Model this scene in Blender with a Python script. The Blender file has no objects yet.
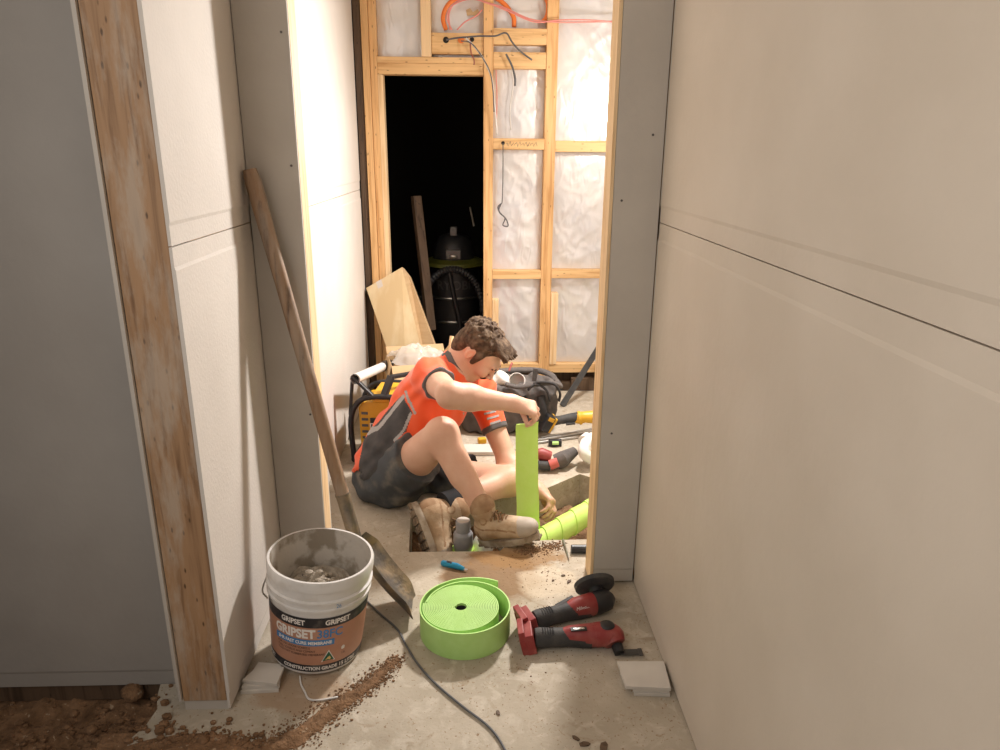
import bpy, bmesh, math, random
import numpy as np
from mathutils import Vector, Matrix
from mathutils.geometry import tessellate_polygon
random.seed(7); np.random.seed(7)
sc = bpy.context.scene
col = sc.collection
# ------------------------------------------------------------------ camera
HC = 1.4; FPX = 715.0
PIT = math.radians(17.3); YAW = math.radians(2.2); ROL = math.radians(0.45)
_f = Vector((math.sin(YAW)*math.cos(PIT), math.cos(YAW)*math.cos(PIT), -math.sin(PIT)))
_r = Vector((math.cos(YAW), -math.sin(YAW), 0)); _u = _r.cross(_f)
_r, _u = _r*math.cos(ROL)+_u*math.sin(ROL), _u*math.cos(ROL)-_r*math.sin(ROL)
cam = bpy.data.objects.new('camera', bpy.data.cameras.new('camera')); col.objects.link(cam)
cam.data.sensor_width = 36; cam.data.lens = 36*FPX/1000; cam.data.clip_start = .02
M = Matrix.Identity(4)
for i in range(3): M[i][0] = _r[i]; M[i][1] = _u[i]; M[i][2] = -_f[i]
M[2][3] = HC
cam.matrix_world = M
sc.camera = cam
# ------------------------------------------------------------------ view, world, lights
sc.view_settings.view_transform = 'Standard'; sc.view_settings.look = 'None'
sc.view_settings.gamma = 1; sc.view_settings.exposure = 0.0
w = bpy.data.worlds.new('world'); sc.world = w; w.use_nodes = True
w.node_tree.nodes['Background'].inputs[0].default_value = (1, .95, .9, 1)
w.node_tree.nodes['Background'].inputs[1].default_value = 0.09
def lamp(name, kind, loc, power, color, size=None, target=None, **kw):
    l = bpy.data.lights.new(name, kind); l.energy = power; l.color = color
    o = bpy.data.objects.new(name, l); col.objects.link(o); o.location = loc
    if kind == 'AREA': l.shape = 'RECTANGLE'; l.size, l.size_y = size
    elif size: l.shadow_soft_size = size
    if target: o.rotation_euler = (Vector(target)-Vector(loc)).to_track_quat('-Z', 'Y').to_euler()
    return o
LP = (.70, 3.36, 1.72)
lamp('work_light_spill', 'POINT', (.80, 3.66, 1.66), 16.5, (1, .93, .84), .05)
lamp('work_light_flood', 'AREA', (LP[0]-.03, LP[1]-.04, LP[2]), 58, (1, .95, .90), (.16, .12), (-.6, 1.9, .15))
lamp('fill_behind', 'AREA', (-.5, -1.3, 2.1), 2.2, (1, .93, .86), (1.8, 1.4), (.2, 1.2, .9))  # added weak fill behind the camera, not a known source
lamp('fill_side', 'AREA', (-.95, .1, 1.7), 17, (1, .93, .86), (1.2, 1.3), (.54, .75, 1.2))  # added one-sided fill to brighten the right wall, no known window there
# ------------------------------------------------------------------ pixel (1000x750) -> place in the room
def _ray(px, py): return _f+_r*((px-500)/FPX)+_u*((375-py)/FPX)
def at(px, py, Y):
    d = _ray(px, py); return Vector((0, 0, HC))+d*(Y/d.y)
def fl(px, py, z=0.0):
    d = _ray(px, py); return Vector((0, 0, HC))+d*((z-HC)/d.z)
# ------------------------------------------------------------------ materials
def mat(name, c, rough=.7, metal=0, c2=None, scale=8, mix=(.35, .7), bump=0, bscale=60, stretch=None, spec=.5,
        alpha=1, trans=0, coat=0, vary=0, specks=None, detail=5, emit=None, sheen=0):
    m = bpy.data.materials.new(name); m.use_nodes = True
    n = m.node_tree.nodes; l = m.node_tree.links; b = n['Principled BSDF']
    b.inputs['Base Color'].default_value = (*c, 1); b.inputs['Roughness'].default_value = rough
    b.inputs['Metallic'].default_value = metal; b.inputs['Specular IOR Level'].default_value = spec
    b.inputs['Alpha'].default_value = alpha; b.inputs['Transmission Weight'].default_value = trans
    b.inputs['Coat Weight'].default_value = coat; b.inputs['Sheen Weight'].default_value = sheen
    if emit: b.inputs['Emission Color'].default_value = (*emit[0], 1); b.inputs['Emission Strength'].default_value = emit[1]
    tc = n.new('ShaderNodeTexCoord'); mp = n.new('ShaderNodeMapping')
    l.new(tc.outputs['Object'], mp.inputs[0])
    if stretch: mp.inputs['Scale'].default_value = stretch
    out = None
    if c2:
        t = n.new('ShaderNodeTexNoise'); t.inputs['Scale'].default_value = scale; t.inputs['Detail'].default_value = detail
        l.new(mp.outputs[0], t.inputs['Vector'])
        r = n.new('ShaderNodeValToRGB'); r.color_ramp.elements[0].position = mix[0]; r.color_ramp.elements[1].position = mix[1]
        r.color_ramp.elements[0].color = (*c, 1); r.color_ramp.elements[1].color = (*c2, 1)
        l.new(t.outputs[0], r.inputs[0]); out = r.outputs[0]
    if specks:      # (colour, scale, threshold)
        t = n.new('ShaderNodeTexNoise'); t.inputs['Scale'].default_value = specks[1]; t.inputs['Detail'].default_value = 3
        l.new(tc.outputs['Object'], t.inputs['Vector'])
        r = n.new('ShaderNodeValToRGB'); r.color_ramp.elements[0].position = specks[2]; r.color_ramp.elements[1].position = specks[2]+.03
        l.new(t.outputs[0], r.inputs[0])
        x = n.new('ShaderNodeMix'); x.data_type = 'RGBA'; l.new(r.outputs[0], x.inputs[0])
        if out: l.new(out, x.inputs[6])
        else: x.inputs[6].default_value = (*c, 1)
        x.inputs[7].default_value = (*specks[0], 1); out = x.outputs[2]
    if vary:
        oi = n.new('ShaderNodeObjectInfo'); mr = n.new('ShaderNodeMapRange')
        mr.inputs[3].default_value = 1-vary; mr.inputs[4].default_value = 1+vary*.5; l.new(oi.outputs['Random'], mr.inputs[0])
        hs = n.new('ShaderNodeHueSaturation'); l.new(mr.outputs[0], hs.inputs['Value'])
        if out: l.new(out, hs.inputs['Color'])
        else: hs.inputs['Color'].default_value = (*c, 1)
        out = hs.outputs[0]
    if out: l.new(out, b.inputs['Base Color'])
    if bump:
        t = n.new('ShaderNodeTexNoise'); t.inputs['Scale'].default_value = bscale; t.inputs['Detail'].default_value = 4
        l.new(mp.outputs[0], t.inputs['Vector'])
        bp = n.new('ShaderNodeBump'); bp.inputs['Strength'].default_value = bump; bp.inputs['Distance'].default_value = .01
        l.new(t.outputs[0], bp.inputs['Height']); l.new(bp.outputs[0], b.inputs['Normal'])
    return m
def ramp_node(n, pts):
    r = n.new('ShaderNodeValToRGB'); e = r.color_ramp.elements
    while len(e) < len(pts): e.new(.5)
    for el, (p, c) in zip(e, pts): el.position = p; el.color = (*c, 1)
    return r
def wood(name, c, dark, axis=2, knots=True, smear=None, rough=.65):
    m = bpy.data.materials.new(name); m.use_nodes = True
    n = m.node_tree.nodes; l = m.node_tree.links; b = n['Principled BSDF']; b.inputs['Roughness'].default_value = rough
    tc = n.new('ShaderNodeTexCoord'); oi = n.new('ShaderNodeObjectInfo')
    ad = n.new('ShaderNodeVectorMath'); ad.operation = 'ADD'
    l.new(tc.outputs['Object'], ad.inputs[0]); l.new(oi.outputs['Random'], ad.inputs[1])
    mp = n.new('ShaderNodeMapping'); s = [1, 1, 1]; s[axis] = .06; mp.inputs['Scale'].default_value = s
    l.new(ad.outputs[0], mp.inputs[0])
    t = n.new('ShaderNodeTexNoise'); t.inputs['Scale'].default_value = 55; t.inputs['Detail'].default_value = 4; t.inputs['Distortion'].default_value = .6
    l.new(mp.outputs[0], t.inputs['Vector'])
    r = ramp_node(n, [(.3, dark), (.5, c), (.75, tuple(min(1, v*1.12) for v in c))]); l.new(t.outputs[0], r.inputs[0])
    out = r.outputs[0]
    if knots:
        mp2 = n.new('ShaderNodeMapping'); s = [9, 9, 9]; s[axis] = 3.2; mp2.inputs['Scale'].default_value = s
        l.new(ad.outputs[0], mp2.inputs[0])
        v = n.new('ShaderNodeTexVoronoi'); l.new(mp2.outputs[0], v.inputs['Vector'])
        k = ramp_node(n, [(.07, (1, 1, 1)), (.15, (0, 0, 0))]); l.new(v.outputs['Distance'], k.inputs[0])
        x = n.new('ShaderNodeMix'); x.data_type = 'RGBA'; l.new(k.outputs[0], x.inputs[0]); l.new(out, x.inputs[6])
        x.inputs[7].default_value = (*[v*.55 for v in dark], 1); out = x.outputs[2]
    if smear:
        mp3 = n.new('ShaderNodeMapping'); s = [14, 14, 14]; s[axis] = 3; mp3.inputs['Scale'].default_value = s
        l.new(tc.outputs['Object'], mp3.inputs[0])
        t3 = n.new('ShaderNodeTexNoise'); t3.inputs['Scale'].default_value = 1; t3.inputs['Detail'].default_value = 7; t3.inputs['Roughness'].default_value = .7
        l.new(mp3.outputs[0], t3.inputs['Vector'])
        k = ramp_node(n, [(.46, (0, 0, 0)), (.60, (.6, .6, .6))]); l.new(t3.outputs[0], k.inputs[0])
        x = n.new('ShaderNodeMix'); x.data_type = 'RGBA'; l.new(k.outputs[0], x.inputs[0]); l.new(out, x.inputs[6])
        x.inputs[7].default_value = (*smear, 1); out = x.outputs[2]
    l.new(out, b.inputs['Base Color'])
    bp = n.new('ShaderNodeBump'); bp.inputs['Strength'].default_value = .25; bp.inputs['Distance'].default_value = .004
    l.new(t.outputs[0], bp.inputs['Height']); l.new(bp.outputs[0], b.inputs['Normal'])
    return m
MT = {}
MT['board'] = mat('fibre_cement', (.60, .525, .435), .62, c2=(.65, .575, .485), scale=3.5, bump=.10, bscale=45)
MT['board_white'] = mat('fibre_cement_pale', (.62, .57, .52), .75, c2=(.67, .62, .57), scale=4, bump=.14, bscale=110)
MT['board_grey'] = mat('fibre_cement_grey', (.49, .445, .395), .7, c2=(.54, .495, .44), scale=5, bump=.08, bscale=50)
MT['board_shaded'] = mat('fibre_cement_shaded', (.35, .32, .29), .75, c2=(.39, .36, .33), scale=4, bump=.08, bscale=50)  # same sheet as the other walls, its dimness put into a darker colour
MT['board_edge'] = mat('board_edge', (.62, .60, .57), .8, bump=.2)
MT['pine_v'] = wood('pine_upright', (.72, .44, .20), (.52, .27, .10), 2)
MT['pine_h'] = wood('pine_level', (.74, .48, .23), (.56, .31, .12), 0)
MT['pine_pale'] = wood('pine_pale', (.80, .58, .34), (.66, .42, .2), 2, knots=False)
MT['pine_old'] = wood('pine_weathered', (.38, .225, .12), (.20, .105, .05), 2, smear=(.50, .42, .34))
MT['dark_wood'] = wood('dark_timber', (.12, .075, .045), (.06, .035, .02), 2)
MT['soil'] = mat('soil', (.16, .085, .04), .95, c2=(.30, .17, .09), scale=30, bump=.9, bscale=90, specks=((.42, .3, .2), 60, .66))
MT['black'] = mat('black_plastic', (.018, .018, .02), .45)
MT['rubber'] = mat('rubber_grip', (.035, .035, .037), .7, c2=(.07, .066, .06), scale=30, bump=.15, bscale=200)
MT['red'] = mat('red_plastic', (.27, .028, .028), .5, c2=(.40, .12, .10), scale=14, mix=(.42, .7))
MT['steel'] = mat('steel', (.55, .54, .52), .35, 1, c2=(.4, .38, .35), scale=20)
MT['dark_steel'] = mat('dark_steel', (.12, .12, .12), .45, .8)
MT['white_pvc'] = mat('white_pipe', (.82, .80, .76), .3)
MT['grey_pvc'] = mat('grey_pipe', (.24, .24, .26), .4, c2=(.34, .33, .33), scale=25)
MT['green'] = mat('green_foam', (.45, .73, .22), .6, c2=(.49, .77, .26), scale=30, bump=.05, bscale=150)
MT['green_wrap'] = mat('green_wrap', (.56, .84, .15), .6, c2=(.60, .86, .2), scale=20, bump=.05, bscale=120)
MT['yellow'] = mat('yellow_plastic', (.66, .36, .015), .4, c2=(.72, .40, .03), scale=20)
MT['white_plastic'] = mat('bucket_plastic', (.70, .68, .66), .4, c2=(.55, .51, .46), scale=14, mix=(.5, .72), bump=.05)
MT['bucket_inside'] = mat('bucket_inside', (.50, .46, .41), .7, c2=(.27, .23, .18), scale=11, mix=(.46, .54), bump=.2, bscale=60)
MT['label'] = mat('label_terracotta', (.47, .235, .15), .45, c2=(.54, .30, .21), scale=12, mix=(.52, .75))
MT['label_black'] = mat('label_black', (.02, .02, .025), .45, c2=(.12, .11, .1), scale=20, mix=(.55, .7))
MT['ink_white'] = mat('ink_white', (.82, .78, .74), .5)
MT['ink_blue'] = mat('ink_blue', (.05, .22, .50), .5)
MT['ink_black'] = mat('ink_black', (.03, .02, .02), .5)
MT['ink_green'] = mat('ink_green', (.02, .13, .07), .5)
MT['ink_gold'] = mat('ink_gold', (.75, .55, .2), .5)
MT['ink_grey'] = mat('ink_grey', (.07, .07, .07), .5)
MT['cardboard'] = mat('cardboard', (.50, .34, .18), .8, c2=(.56, .39, .22), scale=6, bump=.05, stretch=(1, 1, 8))
MT['panel'] = mat('pale_panel', (.63, .47, .26), .5, c2=(.78, .66, .44), scale=3, mix=(.45, .7), stretch=(3, 3, .6), bump=.05)
MT['canvas'] = mat('grey_canvas', (.085, .075, .072), .85, c2=(.15, .13, .12), scale=14, bump=.25, bscale=70)
MT['canvas_dark'] = mat('black_canvas', (.03, .028, .028), .85, bump=.3, bscale=90)
MT['orange_pipe'] = mat('orange_conduit', (.85, .22, .04), .4)
MT['pink_wire'] = mat('pink_wire', (.75, .28, .25), .45)
MT['white_wire'] = mat('pale_wire', (.72, .70, .68), .45)
MT['grey_wire'] = mat('grey_wire', (.10, .10, .11), .5)
MT['brown_wire'] = mat('brown_wire', (.30, .10, .07), .5)
MT['lime'] = mat('lime_plastic', (.09, .10, .012), .5)
MT['blue'] = mat('blue_plastic', (.02, .28, .52), .4)
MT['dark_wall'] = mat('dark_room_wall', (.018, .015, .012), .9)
MT['ceiling'] = mat('plaster_ceiling', (.66, .62, .56), .8, bump=.05)
MT['tile_cut'] = mat('board_offcut', (.66, .62, .56), .6, c2=(.58, .54, .49), scale=9)
MT['clear'] = mat('clear_plastic_film', (.86, .84, .8), .18, trans=.0, alpha=.42, bump=.5, bscale=30)
MT['mortar'] = mat('dried_mortar', (.33, .28, .22), .9, c2=(.50, .44, .37), scale=40, bump=.8, bscale=80)
MT['rust_steel'] = mat('muddy_steel', (.13, .115, .10), .5, .4, c2=(.33, .25, .16), scale=14, mix=(.42, .62), bump=.3, bscale=70)
MT['old_handle'] = wood('worn_handle', (.30, .185, .11), (.12, .075, .05), 2, knots=False, smear=(.40, .32, .25))
MT['marker'] = mat('marker_red', (.55, .12, .1), .6)
# foil: crinkled silvery building film
def foil_mat():
    m = mat('silver_building_film', (.70, .70, .73), .32, .4, c2=(.77, .75, .74), scale=4, spec=.6)
    n = m.node_tree.nodes; l = m.node_tree.links; b = n['Principled BSDF']
    tc = n.new('ShaderNodeTexCoord'); mp = n.new('ShaderNodeMapping'); mp.inputs['Rotation'].default_value = (0, .5, 0); mp.inputs['Scale'].default_value = (1, 1, .45)
    l.new(tc.outputs['Object'], mp.inputs[0])
    t = n.new('ShaderNodeTexNoise'); t.inputs['Scale'].default_value = 14; t.inputs['Detail'].default_value = 6; t.inputs['Distortion'].default_value = 1.6
    t.noise_type = 'RIDGED_MULTIFRACTAL'; l.new(mp.outputs[0], t.inputs['Vector'])
    g = n.new('ShaderNodeTexWave'); g.bands_direction = 'Z'; g.inputs['Scale'].default_value = 60; l.new(tc.outputs['Object'], g.inputs['Vector'])
    a = n.new('ShaderNodeMath'); a.operation = 'MULTIPLY_ADD'; a.inputs[1].default_value = .05; l.new(g.outputs['Fac'], a.inputs[0]); l.new(t.outputs[0], a.inputs[2])
    bp = n.new('ShaderNodeBump'); bp.inputs['Strength'].default_value = .5; bp.inputs['Distance'].default_value = .007
    l.new(a.outputs[0], bp.inputs['Height']); l.new(bp.outputs[0], b.inputs['Normal'])
    return m
MT['foil'] = foil_mat()
def floor_mat():
    m = bpy.data.materials.new('concrete_slab'); m.use_nodes = True
    n = m.node_tree.nodes; l = m.node_tree.links; b = n['Principled BSDF']; b.inputs['Roughness'].default_value = .85
    tc = n.new('ShaderNodeTexCoord'); P = tc.outputs['Object']
    def noise(scale, detail=6, dist=0, rough=.6):
        t = n.new('ShaderNodeTexNoise'); t.inputs['Scale'].default_value = scale; t.inputs['Detail'].default_value = detail
        t.inputs['Distortion'].default_value = dist; t.inputs['Roughness'].default_value = rough; l.new(P, t.inputs['Vector']); return t.outputs[0]
    def mixc(fac, a, c):
        x = n.new('ShaderNodeMix'); x.data_type = 'RGBA'; l.new(fac, x.inputs[0]); l.new(a, x.inputs[6]); x.inputs[7].default_value = (*c, 1); return x.outputs[2]
    def ramp(src, a, bb, hi=1):
        r = ramp_node(n, [(a, (0, 0, 0)), (bb, (hi, hi, hi))]); l.new(src, r.inputs[0]); return r.outputs[0]
    r = ramp_node(n, [(.3, (.37, .315, .24)), (.55, (.47, .41, .325)), (.75, (.54, .48, .39))]); l.new(noise(3.2), r.inputs[0]); c = r.outputs[0]
    c = mixc(ramp(noise(16, 8, .8), .52, .66, .6), c, (.62, .56, .47))           # dusty pale smears
    c = mixc(ramp(noise(7, 9, 1.5), .60, .68, .7), c, (.33, .26, .18))
    def spot(x, y, rx, ry, colr, hi, nscale=9, namp=.9):
        mp = n.new('ShaderNodeMapping'); mp.vector_type = 'POINT'; mp.inputs['Location'].default_value = (-x/rx, -y/ry, 0); mp.inputs['Scale'].default_value = (1/rx, 1/ry, 0)
        l.new(P, mp.inputs[0])
        ln = n.new('ShaderNodeVectorMath'); ln.operation = 'LENGTH'; l.new(mp.outputs[0], ln.inputs[0])
        ma = n.new('ShaderNodeMath'); ma.operation = 'MULTIPLY_ADD'; l.new(noise(nscale, 7, .6), ma.inputs[0]); ma.inputs[1].default_value = namp; l.new(ln.outputs['Value'], ma.inputs[2])
        mm = n.new('ShaderNodeMapRange'); l.new(ma.outputs[0], mm.inputs[0]); mm.inputs[1].default_value = .95+namp*.5; mm.inputs[2].default_value = .7+namp*.5; mm.inputs[4].default_value = hi
        nonlocal c
        c = mixc(mm.outputs[0], c, colr)
    spot(.06, 2.15, .2, .19, (.24, .14, .065), .9)                              # damp clay stain by the trench
    spot(.16, 2.28, .2, .1, (.30, .165, .06), .8, 22, 1.2)
    spot(-.05, 2.12, .07, .12, (.15, .085, .04), .75, 14)
    spot(.25, 2.12, .12, .12, (.66, .56, .42), .6, 12)
    spot(-.47, 1.62, .16, .1, (.36, .21, .11), .5, 16)
    c = mixc(ramp(noise(90, 3), .645, .68, .85), c, (.22, .13, .06))              # crumbs
    c = mixc(ramp(noise(48, 5, 2.5), .64, .67, .75), c, (.30, .19, .10))
    l.new(c, b.inputs['Base Color'])
    bp = n.new('ShaderNodeBump'); bp.inputs['Strength'].default_value = .5; bp.inputs['Distance'].default_value = .006
    l.new(noise(38, 8), bp.inputs['Height']); l.new(bp.outputs[0], b.inputs['Normal'])
    return m
MT['floor'] = floor_mat()
# ------------------------------------------------------------------ mesh helpers
OFF = {}
def thing(name, label, cat, loc=(0, 0, 0), group=None, rot=None, local=False, kind=None):
    o = bpy.data.objects.new(name, None); col.objects.link(o); o.location = loc; o.empty_display_size = .05
    if rot: o.rotation_euler = rot
    if label: o['label'] = label
    if cat: o['category'] = cat
    if group: o['group'] = group
    if kind: o['kind'] = kind
    OFF[o.name] = Vector((0, 0, 0)) if local else Vector(loc)
    return o
def tag(o, label, cat, group=None, kind=None):
    if label: o['label'] = label
    if cat: o['category'] = cat
    if group: o['group'] = group
    if kind: o['kind'] = kind
    return o
class MB:
    def __init__(s): s.b = bmesh.new(); s.mi = 0
    def _new(s, vs, fs):
        v = [s.b.verts.new(p) for p in vs]
        for f in fs:
            try:
                q = s.b.faces.new([v[i] for i in f]); q.material_index = s.mi
            except ValueError: pass
        return v
    def box(s, lo, hi, m=None):
        x0, y0, z0 = lo; x1, y1, z1 = hi
        p = [Vector(q) for q in ((x0, y0, z0), (x1, y0, z0), (x1, y1, z0), (x0, y1, z0), (x0, y0, z1), (x1, y0, z1), (x1, y1, z1), (x0, y1, z1))]
        if m: p = [m @ q for q in p]
        s._new(p, [(3, 2, 1, 0), (4, 5, 6, 7), (0, 1, 5, 4), (1, 2, 6, 5), (2, 3, 7, 6), (3, 0, 4, 7)]); return s
    def bar(s, a, b, w, h, up=(0, 0, 1)):
        a = Vector(a); b = Vector(b); d = (b-a).normalized(); sd = d.cross(Vector(up))
        if sd.length < 1e-4: sd = d.cross(Vector((0, 1, 0)))
        sd.normalize(); u = sd.cross(d)
        p = [q+sd*i*w/2+u*j*h/2 for q in (a, b) for i, j in ((-1, -1), (1, -1), (1, 1), (-1, 1))]
        s._new(p, [(3, 2, 1, 0), (4, 5, 6, 7), (0, 1, 5, 4), (1, 2, 6, 5), (2, 3, 7, 6), (3, 0, 4, 7)]); return s
    def ring(s, c, x, y, rx, ry, n): return [c+x*math.cos(2*math.pi*i/n)*rx+y*math.sin(2*math.pi*i/n)*ry for i in range(n)]
    def tube(s, pts, r, n=10, ry=None, caps=True, up=None):
        pts = [Vector(p) for p in pts]; N = len(pts)
        rr = r if isinstance(r, (list, tuple)) else [r]*N
        vs = []; prev = Vector(up) if up else None
        for i, p in enumerate(pts):
            d = (pts[min(i+1, N-1)]-pts[max(i-1, 0)]).normalized()
            if prev is None: prev = Vector((0, 0, 1)) if abs(d.z) < .9 else Vector((1, 0, 0))
            x = prev-d*prev.dot(d)
            if x.length < 1e-5: x = d.orthogonal()
            x.normalize(); y = d.cross(x); prev = x
            k = rr[i]; ky = k*(ry if ry else 1)
            vs += s.ring(p, x, y, k, ky, n)
        fs = [(i*n+j, i*n+(j+1) % n, (i+1)*n+(j+1) % n, (i+1)*n+j) for i in range(N-1) for j in range(n)]
        if caps: fs += [tuple(range(n))[::-1], tuple((N-1)*n+j for j in range(n))]
        s._new(vs, fs); return s
    def lathe(s, prof, c=(0, 0, 0), n=48, m=None, cap0=False, cap1=False):
        c = Vector(c); vs = []
        for r, z in prof:
            for i in range(n):
                a = 2*math.pi*i/n; p = Vector((math.cos(a)*r, math.sin(a)*r, z)); vs.append((m @ p if m else p)+c)
        K = len(prof)
        fs = [(i*n+j, i*n+(j+1) % n, (i+1)*n+(j+1) % n, (i+1)*n+j) for i in range(K-1) for j in range(n)]
        if cap0: fs.append(tuple(range(n))[::-1])
        if cap1: fs.append(tuple((K-1)*n+j for j in range(n)))
        s._new(vs, fs); return s
    def ell(s, c, r, n=16, m=None):
        c = Vector(c); K = n//2; prof = []
        vs = []; fs = []
        for k in range(K+1):
            t = math.pi*k/K-math.pi/2
            for i in range(n):
                a = 2*math.pi*i/n; p = Vector((r[0]*math.cos(t)*math.cos(a), r[1]*math.cos(t)*math.sin(a), r[2]*math.sin(t)))
                vs.append((m @ p if m else p)+c)
        fs = [(i*n+j, i*n+(j+1) % n, (i+1)*n+(j+1) % n, (i+1)*n+j) for i in range(K) for j in range(n)]
        s._new(vs, fs); return s
    def prism(s, poly, z0, z1, m=None, hole=None):
        """poly: (x,y) list extruded along z; optional hole"""
        loops = [poly]+([hole] if hole else [])
        flat = [p for L in loops for p in L]
        tri = tessellate_polygon([[Vector((x, y, 0)) for x, y in L] for L in loops])
        n = len(flat); v = [Vector((x, y, z)) for z in (z0, z1) for x, y in flat]
        if m: v = [m @ q for q in v]
        fs = [tuple(t)[::-1] for t in tri]+[tuple(i+n for i in t) for t in tri]; k = 0
        for L in loops:
            for i in range(len(L)): j = (i+1) % len(L); fs.append((k+i, k+j, n+k+j, n+k+i))
            k += len(L)
        s._new(v, fs); return s
    def build(s, name, mats, parent=None, smooth=False, bevel=0, label=None, kind=None, jitter=0, weld=True):
        if weld: bmesh.ops.remove_doubles(s.b, verts=s.b.verts, dist=1e-6)
        bmesh.ops.recalc_face_normals(s.b, faces=s.b.faces)
        me = bpy.data.meshes.new(name)
        off = Vector((0, 0, 0))
        if parent is not None: off = OFF[parent.name]
        if off.length: bmesh.ops.translate(s.b, vec=-off, verts=s.b.verts)
        s.b.to_mesh(me); s.b.free()
        if not isinstance(mats, (list, tuple)): mats = [mats]
        for q in mats: me.materials.append(MT[q] if isinstance(q, str) else q)
        if smooth:
            me.shade_smooth()
            if smooth != 'all': me.set_sharp_from_angle(angle=math.radians(38))
        o = bpy.data.objects.new(name, me); col.objects.link(o)
        if parent is not None: o.parent = parent
        OFF[o.name] = off
        if bevel:
            bv = o.modifiers.new('bevel', 'BEVEL'); bv.width = bevel; bv.segments = 2; bv.limit_method = 'ANGLE'; bv.angle_limit = math.radians(50)
        if label: o['label'] = label
        if kind: o['kind'] = kind
        return o
def copy_tree(o, parent=None):
    c = o.copy(); col.objects.link(c); c.parent = parent; OFF[c.name] = OFF.get(o.name, Vector())
    for ch in list(o.children): copy_tree(ch, c)
    return c
def curve_pts(pts, sub=8):
    """Catmull-Rom through pts"""
    p = [Vector(q) for q in pts]; p = [p[0]*2-p[1]]+p+[p[-1]*2-p[-2]]; out = []
    for i in range(1, len(p)-2):
        for k in range(sub):
            t = k/sub; a, b, c, d = p[i-1], p[i], p[i+1], p[i+2]
            out.append(.5*((2*b)+(c-a)*t+(2*a-5*b+4*c-d)*t*t+(3*b-a-3*c+d)*t**3))
    out.append(p[-2]); return out
def text_polys(txt, size, shear=0, bold=0, align='CENTER'):
    cu = bpy.data.curves.new('txt', 'FONT'); cu.body = txt; cu.size = size; cu.align_x = align; cu.shear = shear; cu.offset = bold; cu.resolution_u = 3
    o = bpy.data.objects.new('txt', cu); col.objects.link(o)
    dg = bpy.context.evaluated_depsgraph_get(); me = bpy.data.meshes.new_from_object(o.evaluated_get(dg))
    v = [x.co.copy() for x in me.vertices]; f = [tuple(q.vertices) for q in me.polygons]
    bpy.data.objects.remove(o); bpy.data.curves.remove(cu); bpy.data.meshes.remove(me); return v, f
def fbm(p, s=1.0):
    from mathutils import noise
    return noise.fractal(Vector(p)*s, 1.0, 2.0, 4)
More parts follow.
